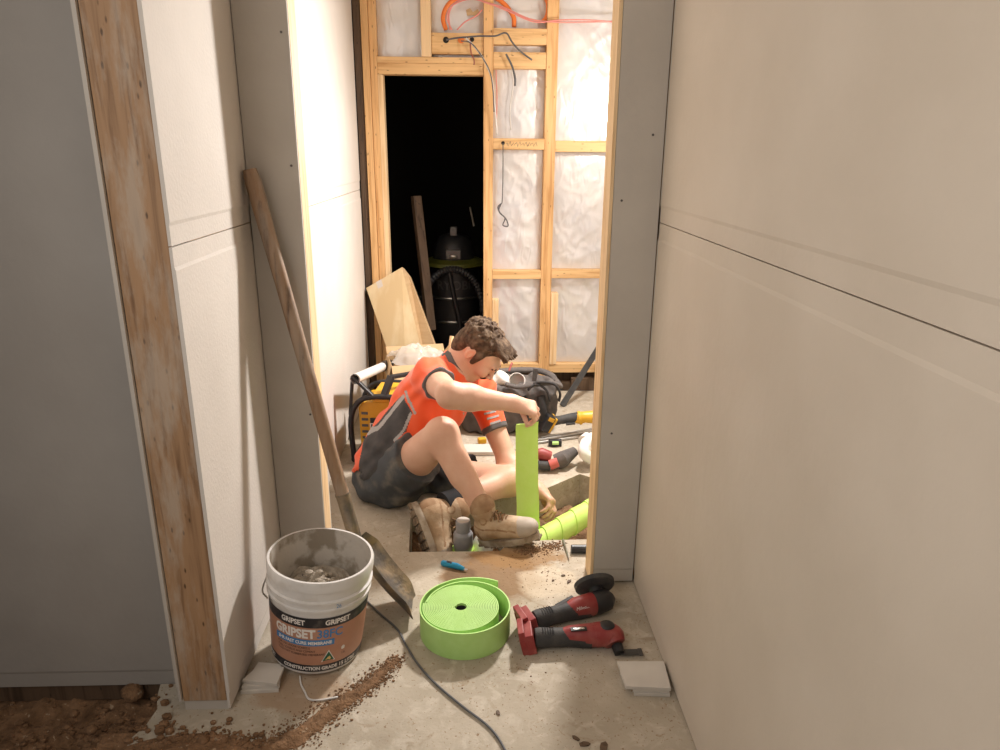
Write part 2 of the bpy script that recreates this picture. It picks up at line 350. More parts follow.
# ------------------------------------------------------------------ smooth solid modelling (signed distance field -> mesh)
class Field:
    def __init__(s, lo, hi, vox):
        s.lo = np.array(lo, float); s.vox = vox
        s.n = np.ceil((np.array(hi)-s.lo)/vox).astype(int)+1
        s.d = np.full(s.n, 9.0, np.float32); s.ax = [s.lo[i]+np.arange(s.n[i])*vox for i in range(3)]
    def _sub(s, lo, hi):
        a = np.maximum(np.floor((np.array(lo)-s.lo)/s.vox).astype(int), 0); b = np.minimum(np.ceil((np.array(hi)-s.lo)/s.vox).astype(int)+1, s.n)
        sl = tuple(slice(a[i], max(b[i], a[i]+1)) for i in range(3))
        X, Y, Z = np.meshgrid(*[s.ax[i][sl[i]] for i in range(3)], indexing='ij'); return sl, X, Y, Z
    def _comb(s, sl, d, k, op):
        D = s.d[sl]
        if op == 'add':
            if k > 0:
                h = np.clip(.5+.5*(D-d)/k, 0, 1); r = D*(1-h)+d*h-k*h*(1-h)
            else: r = np.minimum(D, d)
        elif op == 'cut':
            if k > 0:
                h = np.clip(.5-.5*(D+d)/k, 0, 1); r = D*(1-h)-d*h+k*h*(1-h)
            else: r = np.maximum(D, -d)
        s.d[sl] = r
    def cone(s, a, b, ra, rb, k=.02, op='add', flat=None):
        a = np.array(a, float); b = np.array(b, float); R = max(ra, rb)+.02+k
        if flat is not None: R *= max(flat[1], 1)
        sl, X, Y, Z = s._sub(np.minimum(a, b)-R, np.maximum(a, b)+R)
        ba = b-a; L2 = ba@ba
        t = np.clip(((X-a[0])*ba[0]+(Y-a[1])*ba[1]+(Z-a[2])*ba[2])/L2, 0, 1)
        dx, dy, dz = X-a[0]-t*ba[0], Y-a[1]-t*ba[1], Z-a[2]-t*ba[2]
        if flat is not None:      # (axis, factor): widen cross-section along axis
            ax = np.array(flat[0], float); ax /= np.linalg.norm(ax); q = (dx*ax[0]+dy*ax[1]+dz*ax[2])*(1/flat[1]-1)
            dx += q*ax[0]; dy += q*ax[1]; dz += q*ax[2]
        d = np.sqrt(dx*dx+dy*dy+dz*dz)-(ra+(rb-ra)*t)
        s._comb(sl, d.astype(np.float32), k, op); return s
    def ell(s, c, r, axes=None, k=.02, op='add'):
        c = np.array(c, float); R = max(r)+.02+k; sl, X, Y, Z = s._sub(c-R, c+R)
        X, Y, Z = X-c[0], Y-c[1], Z-c[2]
        if axes is not None:
            A = np.array([list(q) for q in axes], float); X, Y, Z = (A[i][0]*X+A[i][1]*Y+A[i][2]*Z for i in range(3))
        k0 = np.sqrt((X/r[0])**2+(Y/r[1])**2+(Z/r[2])**2); k1 = np.sqrt((X/r[0]**2)**2+(Y/r[1]**2)**2+(Z/r[2]**2)**2)+1e-9
        s._comb(sl, (k0*(k0-1)/k1).astype(np.float32), k, op); return s
    def plane_cut(s, p, nrm, near=None, rad=None, k=0.004):
        """removes what lies on the +nrm side (only within rad of near)"""
        p = np.array(p, float); q = np.array(nrm, float); q /= np.linalg.norm(q)
        if near is None: near = (s.lo+s.lo+s.n*s.vox)/2; rad = 9
        sl, X, Y, Z = s._sub(np.array(near)-rad, np.array(near)+rad)
        d = -((X-p[0])*q[0]+(Y-p[1])*q[1]+(Z-p[2])*q[2])
        if rad < 8:
            rr = np.sqrt((X-near[0])**2+(Y-near[1])**2+(Z-near[2])**2)-rad; d = np.maximum(d, rr)
        s._comb(sl, d.astype(np.float32), k, 'cut'); return s
    def disp(s, fn):
        sl, X, Y, Z = s._sub(s.lo, s.lo+s.n*s.vox); m = np.abs(s.d) < .03
        s.d[m] += fn(X[m], Y[m], Z[m]).astype(np.float32); return s
    def mesh(s):
        D = s.d; I = D < 0
        c = np.zeros(np.array(D.shape)-1, np.int8)
        for i in (0, 1):
            for j in (0, 1):
                for k in (0, 1): c += I[i:I.shape[0]-1+i, j:I.shape[1]-1+j, k:I.shape[2]-1+k]
        act = (c > 0) & (c < 8); ids = np.full(act.shape, -1, np.int64); cells = np.argwhere(act); ids[act] = np.arange(len(cells))
        acc = np.zeros((len(cells), 3)); cnt = np.zeros(len(cells)); corners = [(i, j, k) for i in (0, 1) for j in (0, 1) for k in (0, 1)]
        for a in corners:
            for ax in range(3):
                if a[ax]: continue
                b = list(a); b[ax] = 1
                da = D[cells[:, 0]+a[0], cells[:, 1]+a[1], cells[:, 2]+a[2]]; db = D[cells[:, 0]+b[0], cells[:, 1]+b[1], cells[:, 2]+b[2]]
                m = (da < 0) != (db < 0); t = da[m]/(da[m]-db[m]); q = cells[m]+np.array(a, float); q[:, ax] += t
                acc[m] += q; cnt[m] += 1
        V = s.lo+acc/cnt[:, None]*s.vox; F = []
        for ax in range(3):
            o = [x for x in range(3) if x != ax]
            sa = [slice(None)]*3; sb = [slice(None)]*3; sa[ax] = slice(0, -1); sb[ax] = slice(1, None)
            e = I[tuple(sa)] != I[tuple(sb)]; E = np.argwhere(e)
            E = E[(E[:, o[0]] > 0) & (E[:, o[1]] > 0) & (E[:, o[0]] < I.shape[o[0]]-1) & (E[:, o[1]] < I.shape[o[1]]-1)]
            ins = I[E[:, 0], E[:, 1], E[:, 2]]
            q = []
            for da, db in ((0, 0), (1, 0), (1, 1), (0, 1)):
                g = E.copy(); g[:, o[0]] -= da; g[:, o[1]] -= db; q.append(ids[g[:, 0], g[:, 1], g[:, 2]])
            q = np.stack(q, 1)
            flip = ins if ax != 1 else ~ins
            q[flip] = q[flip][:, ::-1]; F.append(q)
        F = np.concatenate(F); F = F[(F >= 0).all(1)]
        a, b, c, e = (V[F[:, i]] for i in range(4))
        vol = (np.einsum('ij,ij->i', a, np.cross(b, c))+np.einsum('ij,ij->i', a, np.cross(c, e))).sum()
        return V, (F if vol > 0 else F[:, ::-1])
    def build(s, name, mats, parent=None, sel=None, relax=2, label=None):
        V, F = s.mesh()
        for _ in range(relax):
            A = np.zeros_like(V); C = np.zeros(len(V))
            for i in range(4):
                for j in ((i+1) % 4,):
                    np.add.at(A, F[:, i], V[F[:, j]]); np.add.at(C, F[:, i], 1); np.add.at(A, F[:, j], V[F[:, i]]); np.add.at(C, F[:, j], 1)
            V = V*.5+.5*A/np.maximum(C, 1)[:, None]
        off = np.array(OFF[parent.name]) if parent is not None else np.zeros(3)
        me = bpy.data.meshes.new(name); W = V-off
        me.vertices.add(len(V)); me.vertices.foreach_set('co', W.ravel()); me.loops.add(F.size); me.loops.foreach_set('vertex_index', F.ravel().astype(np.int32))
        me.polygons.add(len(F)); me.polygons.foreach_set('loop_start', (np.arange(len(F))*4).astype(np.int32)); me.polygons.foreach_set('loop_total', np.full(len(F), 4, np.int32))
        if not isinstance(mats, (list, tuple)): mats = [mats]
        for q in mats: me.materials.append(MT[q] if isinstance(q, str) else q)
        if sel is not None:
            C = V[F].mean(1); e1 = V[F[:, 2]]-V[F[:, 0]]; e2 = V[F[:, 3]]-V[F[:, 1]]; N = np.cross(e1, e2); N /= np.linalg.norm(N, axis=1)[:, None]+1e-12
            me.polygons.foreach_set('material_index', sel(C, N).astype(np.int32))
        me.update(); me.validate(); me.shade_smooth()
        o = bpy.data.objects.new(name, me); col.objects.link(o)
        if parent is not None: o.parent = parent
        OFF[o.name] = Vector(off)
        if label: o['label'] = label
        return o
# ================================================================== SETTING
XL, XR, YP, YB, ZC = -.635, .54, 2.10, 4.20, 2.42
def P2(px, py, z=0): p = fl(px, py, z); return (p.x, p.y)
# slab with the trench cut out of it
outer = [(-.862, 1.653), (-.850, 1.60), (-.832, 1.56), (-.838, 1.50), (-.858, 1.46), (-.85, 1.41), (-.87, 1.33), (-.83, 1.2), (-.90, .9), (-.86, .4), (-.9, -.2),
         (1.7, -.2), (1.7, 4.16), (-.66, 4.16), (-.66, 2.2), (-.662, 1.68), (-.75, 1.655)]
trench = [(-.240, 2.317), (.094, 2.316), (.115, 2.350), (.150, 2.388), (.62, 2.394), (1.25, 2.40), (1.25, 2.90), (.56, 2.905), (.483, 2.968), (.285, 2.800), (.10, 2.752), (-.262, 2.70)]
mb = MB(); mb.prism(outer, -.24, 0, hole=trench); mb.build('floor', 'floor', kind='structure')
# ground under the slab / trench bottom
mb = MB(); N = 60
def grid(mb, x0, x1, y0, y1, nx, ny, zf):
    vs = [(x0+(x1-x0)*i/nx, y0+(y1-y0)*j/ny, 0) for j in range(ny+1) for i in range(nx+1)]
    vs = [(x, y, zf(x, y)) for x, y, _ in vs]
    mb._new(vs, [(j*(nx+1)+i, j*(nx+1)+i+1, (j+1)*(nx+1)+i+1, (j+1)*(nx+1)+i) for j in range(ny) for i in range(nx)])
def tz(x, y):
    e = max(0, .5-min(abs(x+.25), 1))*.02
    edge = max(0, 1-abs(y-2.84)/.16)*.055+max(0, 1-abs(y-2.36)/.10)*.03
    return -.165+edge+fbm((x, y, 0), 9)*.03+fbm((x, y, 3), 34)*.014
grid(mb, -.32, 1.3, 2.28, 3.0, 130, 60, tz)
mb.build('trench_soil', 'soil', smooth='all', kind='structure')
def gz(x, y):
    h = -.075+fbm((x, y, 1), 5)*.03+fbm((x, y, 2), 22)*.02
    d = x+.86
    if d > 0: h = min(h, -.10)
    h += max(0, 1-math.hypot((x+.70)/.16, (y-1.36)/.12))*0
    return h
grid(mb := MB(), -2.3, -.6, -.2, 1.70, 150, 150, gz)
mb.build('ground', 'soil', smooth='all', kind='structure')

# ---- board walls: flat sheets with recessed long edges, 3 mm joints
def sheet(name, parent, plane, a0, a1, z0, z1, out, t=.009, mt='board', rec=.0022, rw=.05, flip=False):
    """plane: ('x', X) sheet facing out=+-1 along x, running a0..a1 in y; or ('y', Y) running a0..a1 in x"""
    prof = [(0, z0), (-t+rec, z0), (-t+rec, z0+rw-.008), (-t, z0+rw), (-t, z1-rw), (-t+rec, z1-rw+.008), (-t+rec, z1), (0, z1)]
    b = MB(); vs = []
    for a in (a0, a1):
        for d, z in prof:
            q = (plane[1]-out*t-out*d, a, z) if plane[0] == 'x' else (a, plane[1]-out*t-out*d, z)
            vs.append(q)
    n = len(prof); b._new(vs, [(i, (i+1) % n, n+(i+1) % n, n+i) for i in range(n)]+[tuple(range(n)), tuple(range(n, 2*n))])
    return b.build(name, mt, parent)
def wallgroup(name): return thing(name, None, None, kind='structure')
def screws(parent, pts, ax):
    b = MB()
    for p in pts: b.lathe([(.0, 0), (.0035, .0002), (.0035, .0012), (0, .0012)], p, 10, Matrix.Rotation(math.pi/2, 4, ax))
    b.build('screw_heads', 'canvas', parent, kind='stuff')
wr = wallgroup('wall_right')
JZ = 1.207
sheet('wall_board', wr, ('x', XR), -.6, YP, JZ+.0025, ZC, -1)
sheet('wall_board', wr, ('x', XR), 1.5108, YP, .008, JZ, -1)
sheet('wall_board', wr, ('x', XR), -.6, 1.5105, .008, JZ, -1)
MB().box((XR+.012, -.6, 0), (XR+.09, YP+.1, ZC)).build('wall_frame', 'pine_v', wr)
wl = wallgroup('wall_left')
sheet('wall_board', wl, ('x', XL), 1.548, 2.45, JZ-.002, ZC, 1, mt='board_white')
sheet('wall_board', wl, ('x', XL), 1.548, 2.45, .010, JZ-.005, 1, mt='board_white')
sheet('wall_board', wl, ('x', XL), 2.452, YB-.02, JZ-.012, ZC, 1, mt='board_white')
sheet('wall_board', wl, ('x', XL), 2.452, YB-.02, .010, JZ-.015, 1, mt='board_white')
# grey sheet on the other side of the stub wall, and the sheet that faces us further left
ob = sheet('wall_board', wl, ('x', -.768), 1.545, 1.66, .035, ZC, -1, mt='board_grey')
MB().box((-.7575, 1.552, .030), (-.6455, 1.60, ZC)).build('stud', 'pine_old', wl, bevel=.002, label='weathered timber stud end smeared with pale plaster')
MB().box((-.757, 1.556, -.02), (-.646, 1.61, .0295)).build('bottom_plate', 'board_grey', wl)
MB().box((-.662, 1.66, .01), (-.645, 4.16, ZC)).build('wall_frame', 'pine_v', wl)
wo = wallgroup('wall_back_left')
sheet('wall_board', wo, ('y', 1.655), -2.2, -.770, -.004, ZC, -1, mt='board_shaded')
MB().box((-2.2, 1.668, -.06), (-.775, 1.70, ZC)).build('wall_frame', 'dark_wood', wo)
# partition stubs either side of the opening
XA, XB = -.487, .402
pl = wallgroup('wall_partition_left')
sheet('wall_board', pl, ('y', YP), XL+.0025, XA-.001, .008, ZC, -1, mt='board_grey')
MB().box((XL+.01, YP+.010, 0), (XA, YP+.092, ZC)).build('stud', 'pine_pale', pl, bevel=.0015)
sheet('wall_board', pl, ('y', YP+.103), XL+.004, XA-.001, .008, ZC, 1, mt='board_white')
screws(pl, [(-.507, YP-.0004, z) for z in (.62, 1.36, 1.70)], 'X')
pr = wallgroup('wall_partition_right')
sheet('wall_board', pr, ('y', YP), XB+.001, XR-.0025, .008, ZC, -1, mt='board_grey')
MB().box((XB-.010, YP+.002, 0), (XB, YP+.102, ZC)).build('wall_lining', 'pine_pale', pr)
MB().box((XB+.001, YP+.010, 0), (XB+.045, YP+.092, ZC)).build('stud', 'pine_pale', pr, bevel=.0015)
sheet('wall_board', pr, ('y', YP+.103), XB+.001, 1.70, .008, ZC, 1, mt='board_white')
screws(pr, [(x, YP-.0004, z) for x, z in ((.427, 1.27), (.437, .55), (.505, 1.45))], 'X')
# room beyond, right side, mostly hidden
w3 = wallgroup('wall_side_right')
sheet('wall_board', w3, ('x', 1.66), YP+.12, YB-.02, .01, JZ, -1, mt='board_white')
sheet('wall_board', w3, ('x', 1.66), YP+.12, YB-.02, JZ+.003, ZC, -1, mt='board_white')
MB().box((-2.2, -.6, ZC+.003), (1.8, YB+.1, ZC+.02)).build('ceiling', 'ceiling', kind='structure')
# ---- far stud wall with doorway
fw = wallgroup('wall_back')
def post(x0, x1, z0, z1, y0=YB, d=.085, m='pine_v', nm='stud', lb=None): return MB().box((x0, y0, z0), (x1, y0+d, z1)).build(nm, m, fw, bevel=.002, label=lb)
def rail(x0, x1, z0, z1, y0=YB+.001, d=.084, nm='nogging', m='pine_h', lb=None): return MB().box((x0, y0, z0), (x1, y0+d, z1)).build(nm, m, fw, bevel=.002, label=lb)
post(-.634, -.596, .0, ZC, m='dark_wood'); post(-.592, -.554, 0, ZC, y0=YB-.012); post(-.552, -.515, .0, ZC); post(-.5145, -.487, 0, 1.798, m='pine_pale', nm='door_trimmer')
rail(-.5145, .058, 1.857, 1.888, nm='lintel_upper'); rail(-.5145, .058, 1.80, 1.8565, nm='lintel_lower', y0=YB+.006)
post(-.275, -.222, 1.889, ZC, m='pine_pale', nm='jack_stud')
post(.0595, .112, 0.105, ZC); post(.400, .462, .04, ZC, m='pine_v')
post(.95, .99, .2, ZC); post(1.40, 1.44, .2, ZC)
rail(-.221, .059, 1.905, 2.01, y0=YB+.012, d=.045); rail(.1125, .3995, 1.955, 2.035); rail(.1125, .3995, 1.835, 1.918, y0=YB+.004)
rail(.1125, .3995, 1.415, 1.475, lb='pine nogging with pencil scribbles'); rail(.4625, .9495, 1.405, 1.465)
rail(.1125, .3995, .685, .735); rail(.4625, .9495, .69, .74); rail(.9905, 1.3995, 1.41, 1.47); rail(.9905, 1.3995, .69, .74)
rail(-.4, .0595, .17, .172, y0=YB+.05, d=.01) if 0 else None
rail(.1125, .3995, .105, .160, nm='bottom_plate'); rail(.4625, 1.66, .105, .160, nm='bottom_plate')
post(.1130, .150, .161, .56, y0=YB+.003, nm='jack_stud', m='pine_pale'); post(.4630, .505, .161, .60, y0=YB-.010, nm='jack_stud', m='pine_pale')
# pencil scribble on the nogging
sb = MB(); pts = [(.185+i*.006, YB+.0008, 1.445+.012*math.sin(i*2.1)+.004*math.sin(i*5)) for i in range(30)]; sb.tube(pts, .0012, 4); sb.build('pencil_marks', 'ink_grey', fw)
# film between the studs: crumpled sheets
def film(x0, x1, z0, z1, seed, y=YB+.060):
    b = MB(); nx = max(10, int((x1-x0)/.012)); nz = int((z1-z0)/.012)
    from mathutils import noise
    def yy(x, z):
        u = (x-x0)/(x1-x0); v = (z-z0)/(z1-z0); e = min(1, 6*min(u, 1-u))*min(1, 12*min(v, 1-v))
        s = math.sin(math.pi*u)*.010
        n = noise.noise(Vector(((x*.9+z*.55)*9+seed, (z*.8-x*.5)*3.2, seed)))
        r = (1-abs(noise.noise(Vector(((x-z*.6)*8+seed, (z+x*.4)*4, seed+4)))))**5
        r2 = (1-abs(noise.noise(Vector(((x+z*.9)*15, (z-x)*7, seed+9)))))**6
        return y-s-e*(n*.008+r*.004+r2*.0035)
    vs = [(x0+(x1-x0)*i/nx, yy(x0+(x1-x0)*i/nx, z0+(z1-z0)*j/nz), z0+(z1-z0)*j/nz) for j in range(nz+1) for i in range(nx+1)]
    b._new(vs, [(j*(nx+1)+i, j*(nx+1)+i+1, (j+1)*(nx+1)+i+1, (j+1)*(nx+1)+i) for j in range(nz) for i in range(nx)])
    o = b.build('building_film', 'foil', fw, smooth='all'); return o
film(-.514, -.276, 1.889, ZC, 1); film(-.221, .059, 1.889, ZC, 2, YB+.074); film(.113, .399, 1.476, ZC, 3, YB+.074); film(.113, .399, .736, 1.414, 4); film(.113, .399, .161, .684, 5)
film(.463, .949, 1.466, ZC, 6); film(.463, .949, .741, 1.404, 7); film(.463, .949, .161, .689, 8)
film(.991, 1.399, .161, ZC, 9); film(1.441, 1.655, .161, ZC, 10)
MB().box((.06, YB+.092, .02), (1.7, YB+.10, ZC)).build('wall_lining', 'dark_wood', fw)
MB().box((.0, YB+.01, -.12), (1.7, YB+.06, .035)).build('bearer', 'dark_wood', fw)
MB().box((.60, YB-.035, -.1), (1.66, YB+.005, .075)).build('bearer', 'dark_wood', fw, label='dark weathered timber bearer below the plate')
# dark room
dr = wallgroup('wall_dark_room')
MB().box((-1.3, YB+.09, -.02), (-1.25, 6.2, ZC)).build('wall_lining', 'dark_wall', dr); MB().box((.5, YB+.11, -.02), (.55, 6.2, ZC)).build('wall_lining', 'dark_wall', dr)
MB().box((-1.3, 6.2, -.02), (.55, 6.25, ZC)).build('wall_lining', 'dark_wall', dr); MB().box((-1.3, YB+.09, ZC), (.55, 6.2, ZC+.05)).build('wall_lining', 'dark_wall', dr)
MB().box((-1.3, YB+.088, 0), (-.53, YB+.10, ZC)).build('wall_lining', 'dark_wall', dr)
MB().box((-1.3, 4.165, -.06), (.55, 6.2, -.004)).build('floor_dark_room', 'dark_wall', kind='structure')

# ================================================================== THINGS, near to far
# ---- bucket
BC = Vector((-.463, 1.787, 0)); KB = .93
bk = thing('bucket', 'white plastic pail with terracotta label, half full of dried mortar', 'bucket', BC)
mb = MB()
mb.lathe([(.0, .0), (.126, .0), (.134, .004), (.137, .012), (.1495, .185), (.1555, .187), (.1555, .192), (.151, .194), (.1515, .206), (.1575, .208), (.1580, .214), (.152, .217), (.153, .238),
          (.158, .241), (.1590, .262), (.156, .268), (.149, .268), (.1475, .255), (.146, .235), (.142, .19), (.131, .02), (.0, .016)], BC, 96, Matrix.Diagonal((1, 1, 1.07, 1)))
bod = mb.build('pail_body', ['white_plastic', 'bucket_inside'], bk, smooth=True)
for p in bod.data.polygons:
    c = p.center; rr = math.hypot(c.x, c.y)
    if rr < .1485 and c.z > .015 and p.normal.dot(Vector((c.x, c.y, 0))) < 0: p.material_index = 1
mb = MB(); pr_ = []
def rad(z): return .137+(z-.012)*(.0125/.173)
a0, a1 = math.radians(-200), math.radians(20)
def band(z0, z1, m, nm, off=.0006, a0=a0, a1=a1, lab=None):
    b = MB(); n = 70; vs = []
    for i in range(n+1):
        a = a0+(a1-a0)*i/n
        for z in (z0, z1): r = rad(z)+off; vs.append(BC+Vector((r*math.cos(a), r*math.sin(a), z)))
    b._new(vs, [(2*i, 2*i+2, 2*i+3, 2*i+1) for i in range(n)]); return b.build(nm, m, bk, smooth='all', label=lab)
lab = band(.035, .152, 'label', 'label_sheet'); band(.152, .182, 'label_black', 'label_band'); band(.013, .035, 'label_black', 'label_band')
# camera-facing angle of the pail
AF = math.degrees(math.atan2(-BC.y, -BC.x))       # ~ -76
def wrap_text(txt, size, z, adeg, m, nm='lettering', bold=0, shear=0, align='LEFT', off=.0012):
    v, f = text_polys(txt, size, shear, bold, align); b = MB()
    vs = []
    for p in v: zz = z+p.y; r = rad(zz)+off; a = math.radians(adeg)+p.x/r; vs.append(BC+Vector((r*math.cos(a), r*math.sin(a), zz)))
    b._new(vs, f); return b.build(nm, m, bk)
def bandpatch(z0, z1, d0, d1, m, nm, off=.0009): return band(z0, z1, m, nm, off, math.radians(d0), math.radians(d1))
wrap_text('GRIPSET', .036, .121, -134, 'ink_white', bold=.0016)
wrap_text('38FC', .036, .121, -81, 'ink_blue', bold=.0006)
bandpatch(.096, .115, -134, -60, 'ink_blue', 'label_stripe')
wrap_text('2HR FAST CURE MEMBRANE', .0135, .1005, -130, 'ink_white', bold=.0005)
for i, t in enumerate(('FOR USE UNDER SCREEDS', 'TILES, SCREEDS AND CEMENT', 'TWO PART RUBBERISED MEMBRANE')): wrap_text(t, .0092, .086-i*.0105, -131, 'ink_black')
wrap_text('GRIPSET', .021, .160, -124, 'ink_white', bold=.0008); wrap_text('GRIPSET', .021, .160, -72, 'ink_white', bold=.0008)
wrap_text('CONSTRUCTION GRADE', .0145, .019, -122, 'ink_white', bold=.0006); wrap_text('15 LITRE', .0165, .018, -52, 'ink_white', bold=.0005); wrap_text('GRIPSET', .0165, .018, -165, 'ink_white', bold=.0005)
def wrap_poly(pts, z, adeg, m, nm, off):
    b = MB(); vs = []
    for x, y in pts: r = rad(z+y)+off; a = math.radians(adeg)+x/r; vs.append(BC+Vector((r*math.cos(a), r*math.sin(a), z+y)))
    b._new(vs, [tuple(range(len(vs)))]); return b.build(nm, m, bk)
wrap_poly([(-.021, 0), (.021, 0), (0, .037)], .044, -66, 'ink_white', 'emblem_border', .0012)
wrap_poly([(-.017, .003), (.017, .003), (0, .032)], .044, -66, 'ink_green', 'emblem_triangle', .0018)
wrap_poly([(-.010, .006), (-.002, .008), (.004, .006), (.008, .010), (.003, .018), (-.001, .015), (-.005, .011)], .044, -66, 'ink_gold', 'emblem_figure', .0024)
wrap_poly([(-.005, 0), (.005, 0), (.006, .008), (.002, .012), (-.002, .012), (-.006, .008)], .070, -48, 'ink_white', 'label_symbol', .0012)
wrap_text('15L', .010, .055, -50, 'ink_black'); wrap_text('26', .016, .212, -62, 'ink_blue', off=.0075)
mb = MB()
for i in range(26):
    r = .006; rr = 0
def mz(x, y): return .172+.022*math.exp(-((x+.02)**2+(y-.02)**2)/.004)+fbm((x, y, 5), 14)*.022+fbm((x, y, 8), 50)*.010
vs = []; fs = []; nr, na = 16, 48
for i in range(nr+1):
    for j in range(na): r = .1385*i/nr; a = 2*math.pi*j/na; vs.append(BC+Vector((r*math.cos(a), r*math.sin(a), mz(r*math.cos(a), r*math.sin(a)))))
fs = [(i*na+j, i*na+(j+1) % na, (i+1)*na+(j+1) % na, (i+1)*na+j) for i in range(nr) for j in range(na)]
mb = MB(); mb._new(vs, fs)
for i in range(40):
    a = random.uniform(0, 6.28); r = random.uniform(0, .11); x, y = r*math.cos(a), r*math.sin(a); q = random.uniform(.006, .016)
    mb.ell(BC+Vector((x, y, mz(x, y)+q*.3)), (q, q*.8, q*.7), 7)
mb.build('mortar', 'mortar', bk)
wp = MB(); wp.tube(curve_pts([BC+Vector(q) for q in ((-.155, .02, .222), (-.162, -.04, .19), (-.13, -.105, .205))], 5), .0025, 6); wp.build('wire_handle', 'steel', bk)
bk.rotation_euler = (0, math.radians(6), 0); bk.scale = (.93, .93, 1.07); bk.location.z = .0125
# ---- pale string hanging below the pail
o = MB().tube(curve_pts([fl(300, 676, .004), fl(301, 684, .003), fl(305, 692, .003), fl(309, 699, .003), fl(320, 700, .004), fl(338, 697, .003)], 5), .0028, 6).build('string', 'white_wire', smooth='all')
tag(o, 'short pale string lying at the foot of the white pail', 'string')
# ---- shovel
TIP = Vector((-.20, 1.965, .006)); TOP = Vector((-.612, 2.062, 1.350))
sh = thing('shovel', 'old muddy shovel leaning in the corner, blade behind the pail', 'shovel', TIP)
SK = at(356, 541, 2.0)
mb = MB(); hp = [SK.lerp(TOP, t) for t in (0, .25, .5, .75, .97, 1)]
mb.tube(hp, [.021, .0205, .020, .0205, .023, .019], 14); mb.build('handle', 'old_handle', sh, smooth=True)
mb = MB(); mb.tube([SK+(SK-TOP).normalized()*.05, SK, SK+(TOP-SK).normalized()*.16], [.014, .021, .022], 14); mb.tube([SK+(TOP-SK).normalized()*.16, SK+(TOP-SK).normalized()*.166], .0235, 14)
mb.build('socket', 'rust_steel', sh, smooth=True)
bt = fl(420, 600, .012); bt2 = fl(416, 612, .004); by = fl(372, 566, .10); bz = fl(374, 588, .055)
# blade: shallow tray with turned-up sides, from the socket down to the tip
ax_ = (SK-(TIP)).normalized(); side = Vector((0, .9, -.2)); side = (side-ax_*side.dot(ax_)).normalized(); nn = side.cross(ax_).normalized()
if nn.x < 0: nn = -nn
L = (SK-TIP).length; mb = MB(); vs = []; nu, nv = 14, 12
for i in range(nu+1):
    t = i/nu; w_ = .082+.012*math.sin(t*2.5) if t < .8 else .092*(1-(t-.8)/.2*.75)
    for j in range(nv+1):
        u = -1+2*j/nv; lift = (abs(u)**4)*.036*min(1, t*4+.3)+.012*math.sin(t*math.pi)*-1
        vs.append(TIP+ax_*(t*L*1.0)+side*(u*w_)+nn*(lift))
vs += [v-nn*.0028 for v in vs]; K = (nu+1)*(nv+1)
f1 = [(i*(nv+1)+j, i*(nv+1)+j+1, (i+1)*(nv+1)+j+1, (i+1)*(nv+1)+j) for i in range(nu) for j in range(nv)]
f2 = [tuple(K+q for q in f)[::-1] for f in f1]
def bd(i, j): return i*(nv+1)+j
loop = [bd(0, j) for j in range(nv)]+[bd(i, nv) for i in range(nu)]+[bd(nu, j) for j in range(nv, 0, -1)]+[bd(i, 0) for i in range(nu, 0, -1)]
f3 = [(loop[i], loop[(i+1) % len(loop)], K+loop[(i+1) % len(loop)], K+loop[i]) for i in range(len(loop))]
mb._new(vs, f1+f2+f3); mb.build('blade', 'rust_steel', sh, smooth=True)
# ---- foam roll
RC = Vector((-.030, 1.862, 0))
mb = MB(); TH = .0030; Hh = .090
def ribbon(mb, pts, h0, h1, th):
    n = len(pts); vs = []
    for i, p in enumerate(pts):
        d = (pts[min(i+1, n-1)]-pts[max(i-1, 0)]).normalized(); s_ = Vector((d.y, -d.x))*th/2
        for q in (p-s_, p+s_): vs += [(q.x, q.y, h0), (q.x, q.y, h1)]
    fs = []
    for i in range(n-1):
        a = 4*i; b = a+4; fs += [(a, b, b+1, a+1), (a+2, a+3, b+3, b+2), (a+1, b+1, b+3, a+3), (a, a+2, b+2, b)]
    fs += [(0, 1, 3, 2), (4*n-4, 4*n-2, 4*n-1, 4*n-3)]; mb._new(vs, fs)
pts = []; turns = 20; r0 = .017; r1 = .1150
for i in range(turns*60+1):
    a = -2*math.pi*i/60+math.radians(170); r = r0+(r1-r0)*i/(turns*60)
    pts.append(Vector((RC.x-.011+r*math.cos(a), RC.y-.001+r*math.sin(a))))
rl = thing('foam_roll', 'large roll of lime green foam strip standing on the concrete', 'roll', RC)
ribbon(mb, pts, .001, Hh-.003, .0034)
mb.build('wound_core', 'green', rl)
MB().lathe([(.0152, .001), (.0152, .079), (.017, .079), (.017, .001)], RC+Vector((-.011, -.001, 0)), 24).build('core_hole', 'canvas_dark', rl)
prof_r = [(50, .163), (85, .147), (120, .138), (180, .134), (270, .134), (360, .136), (400, .134), (450, .127), (490, .120), (530, .1175)]
ring = []
for i in range(161):
    d = 50+i*(530-50)/160
    for (d0, r0_), (d1, r1_) in zip(prof_r, prof_r[1:]):
        if d0 <= d <= d1: r = r0_+(r1_-r0_)*(d-d0)/(d1-d0); break
    a = math.radians(d); ring.append(Vector((RC.x+r*math.cos(a), RC.y+r*math.sin(a))))
ribbon(mb := MB(), ring, .001, Hh, .0042); mb.build('outer_turn', 'green', rl, smooth=True)
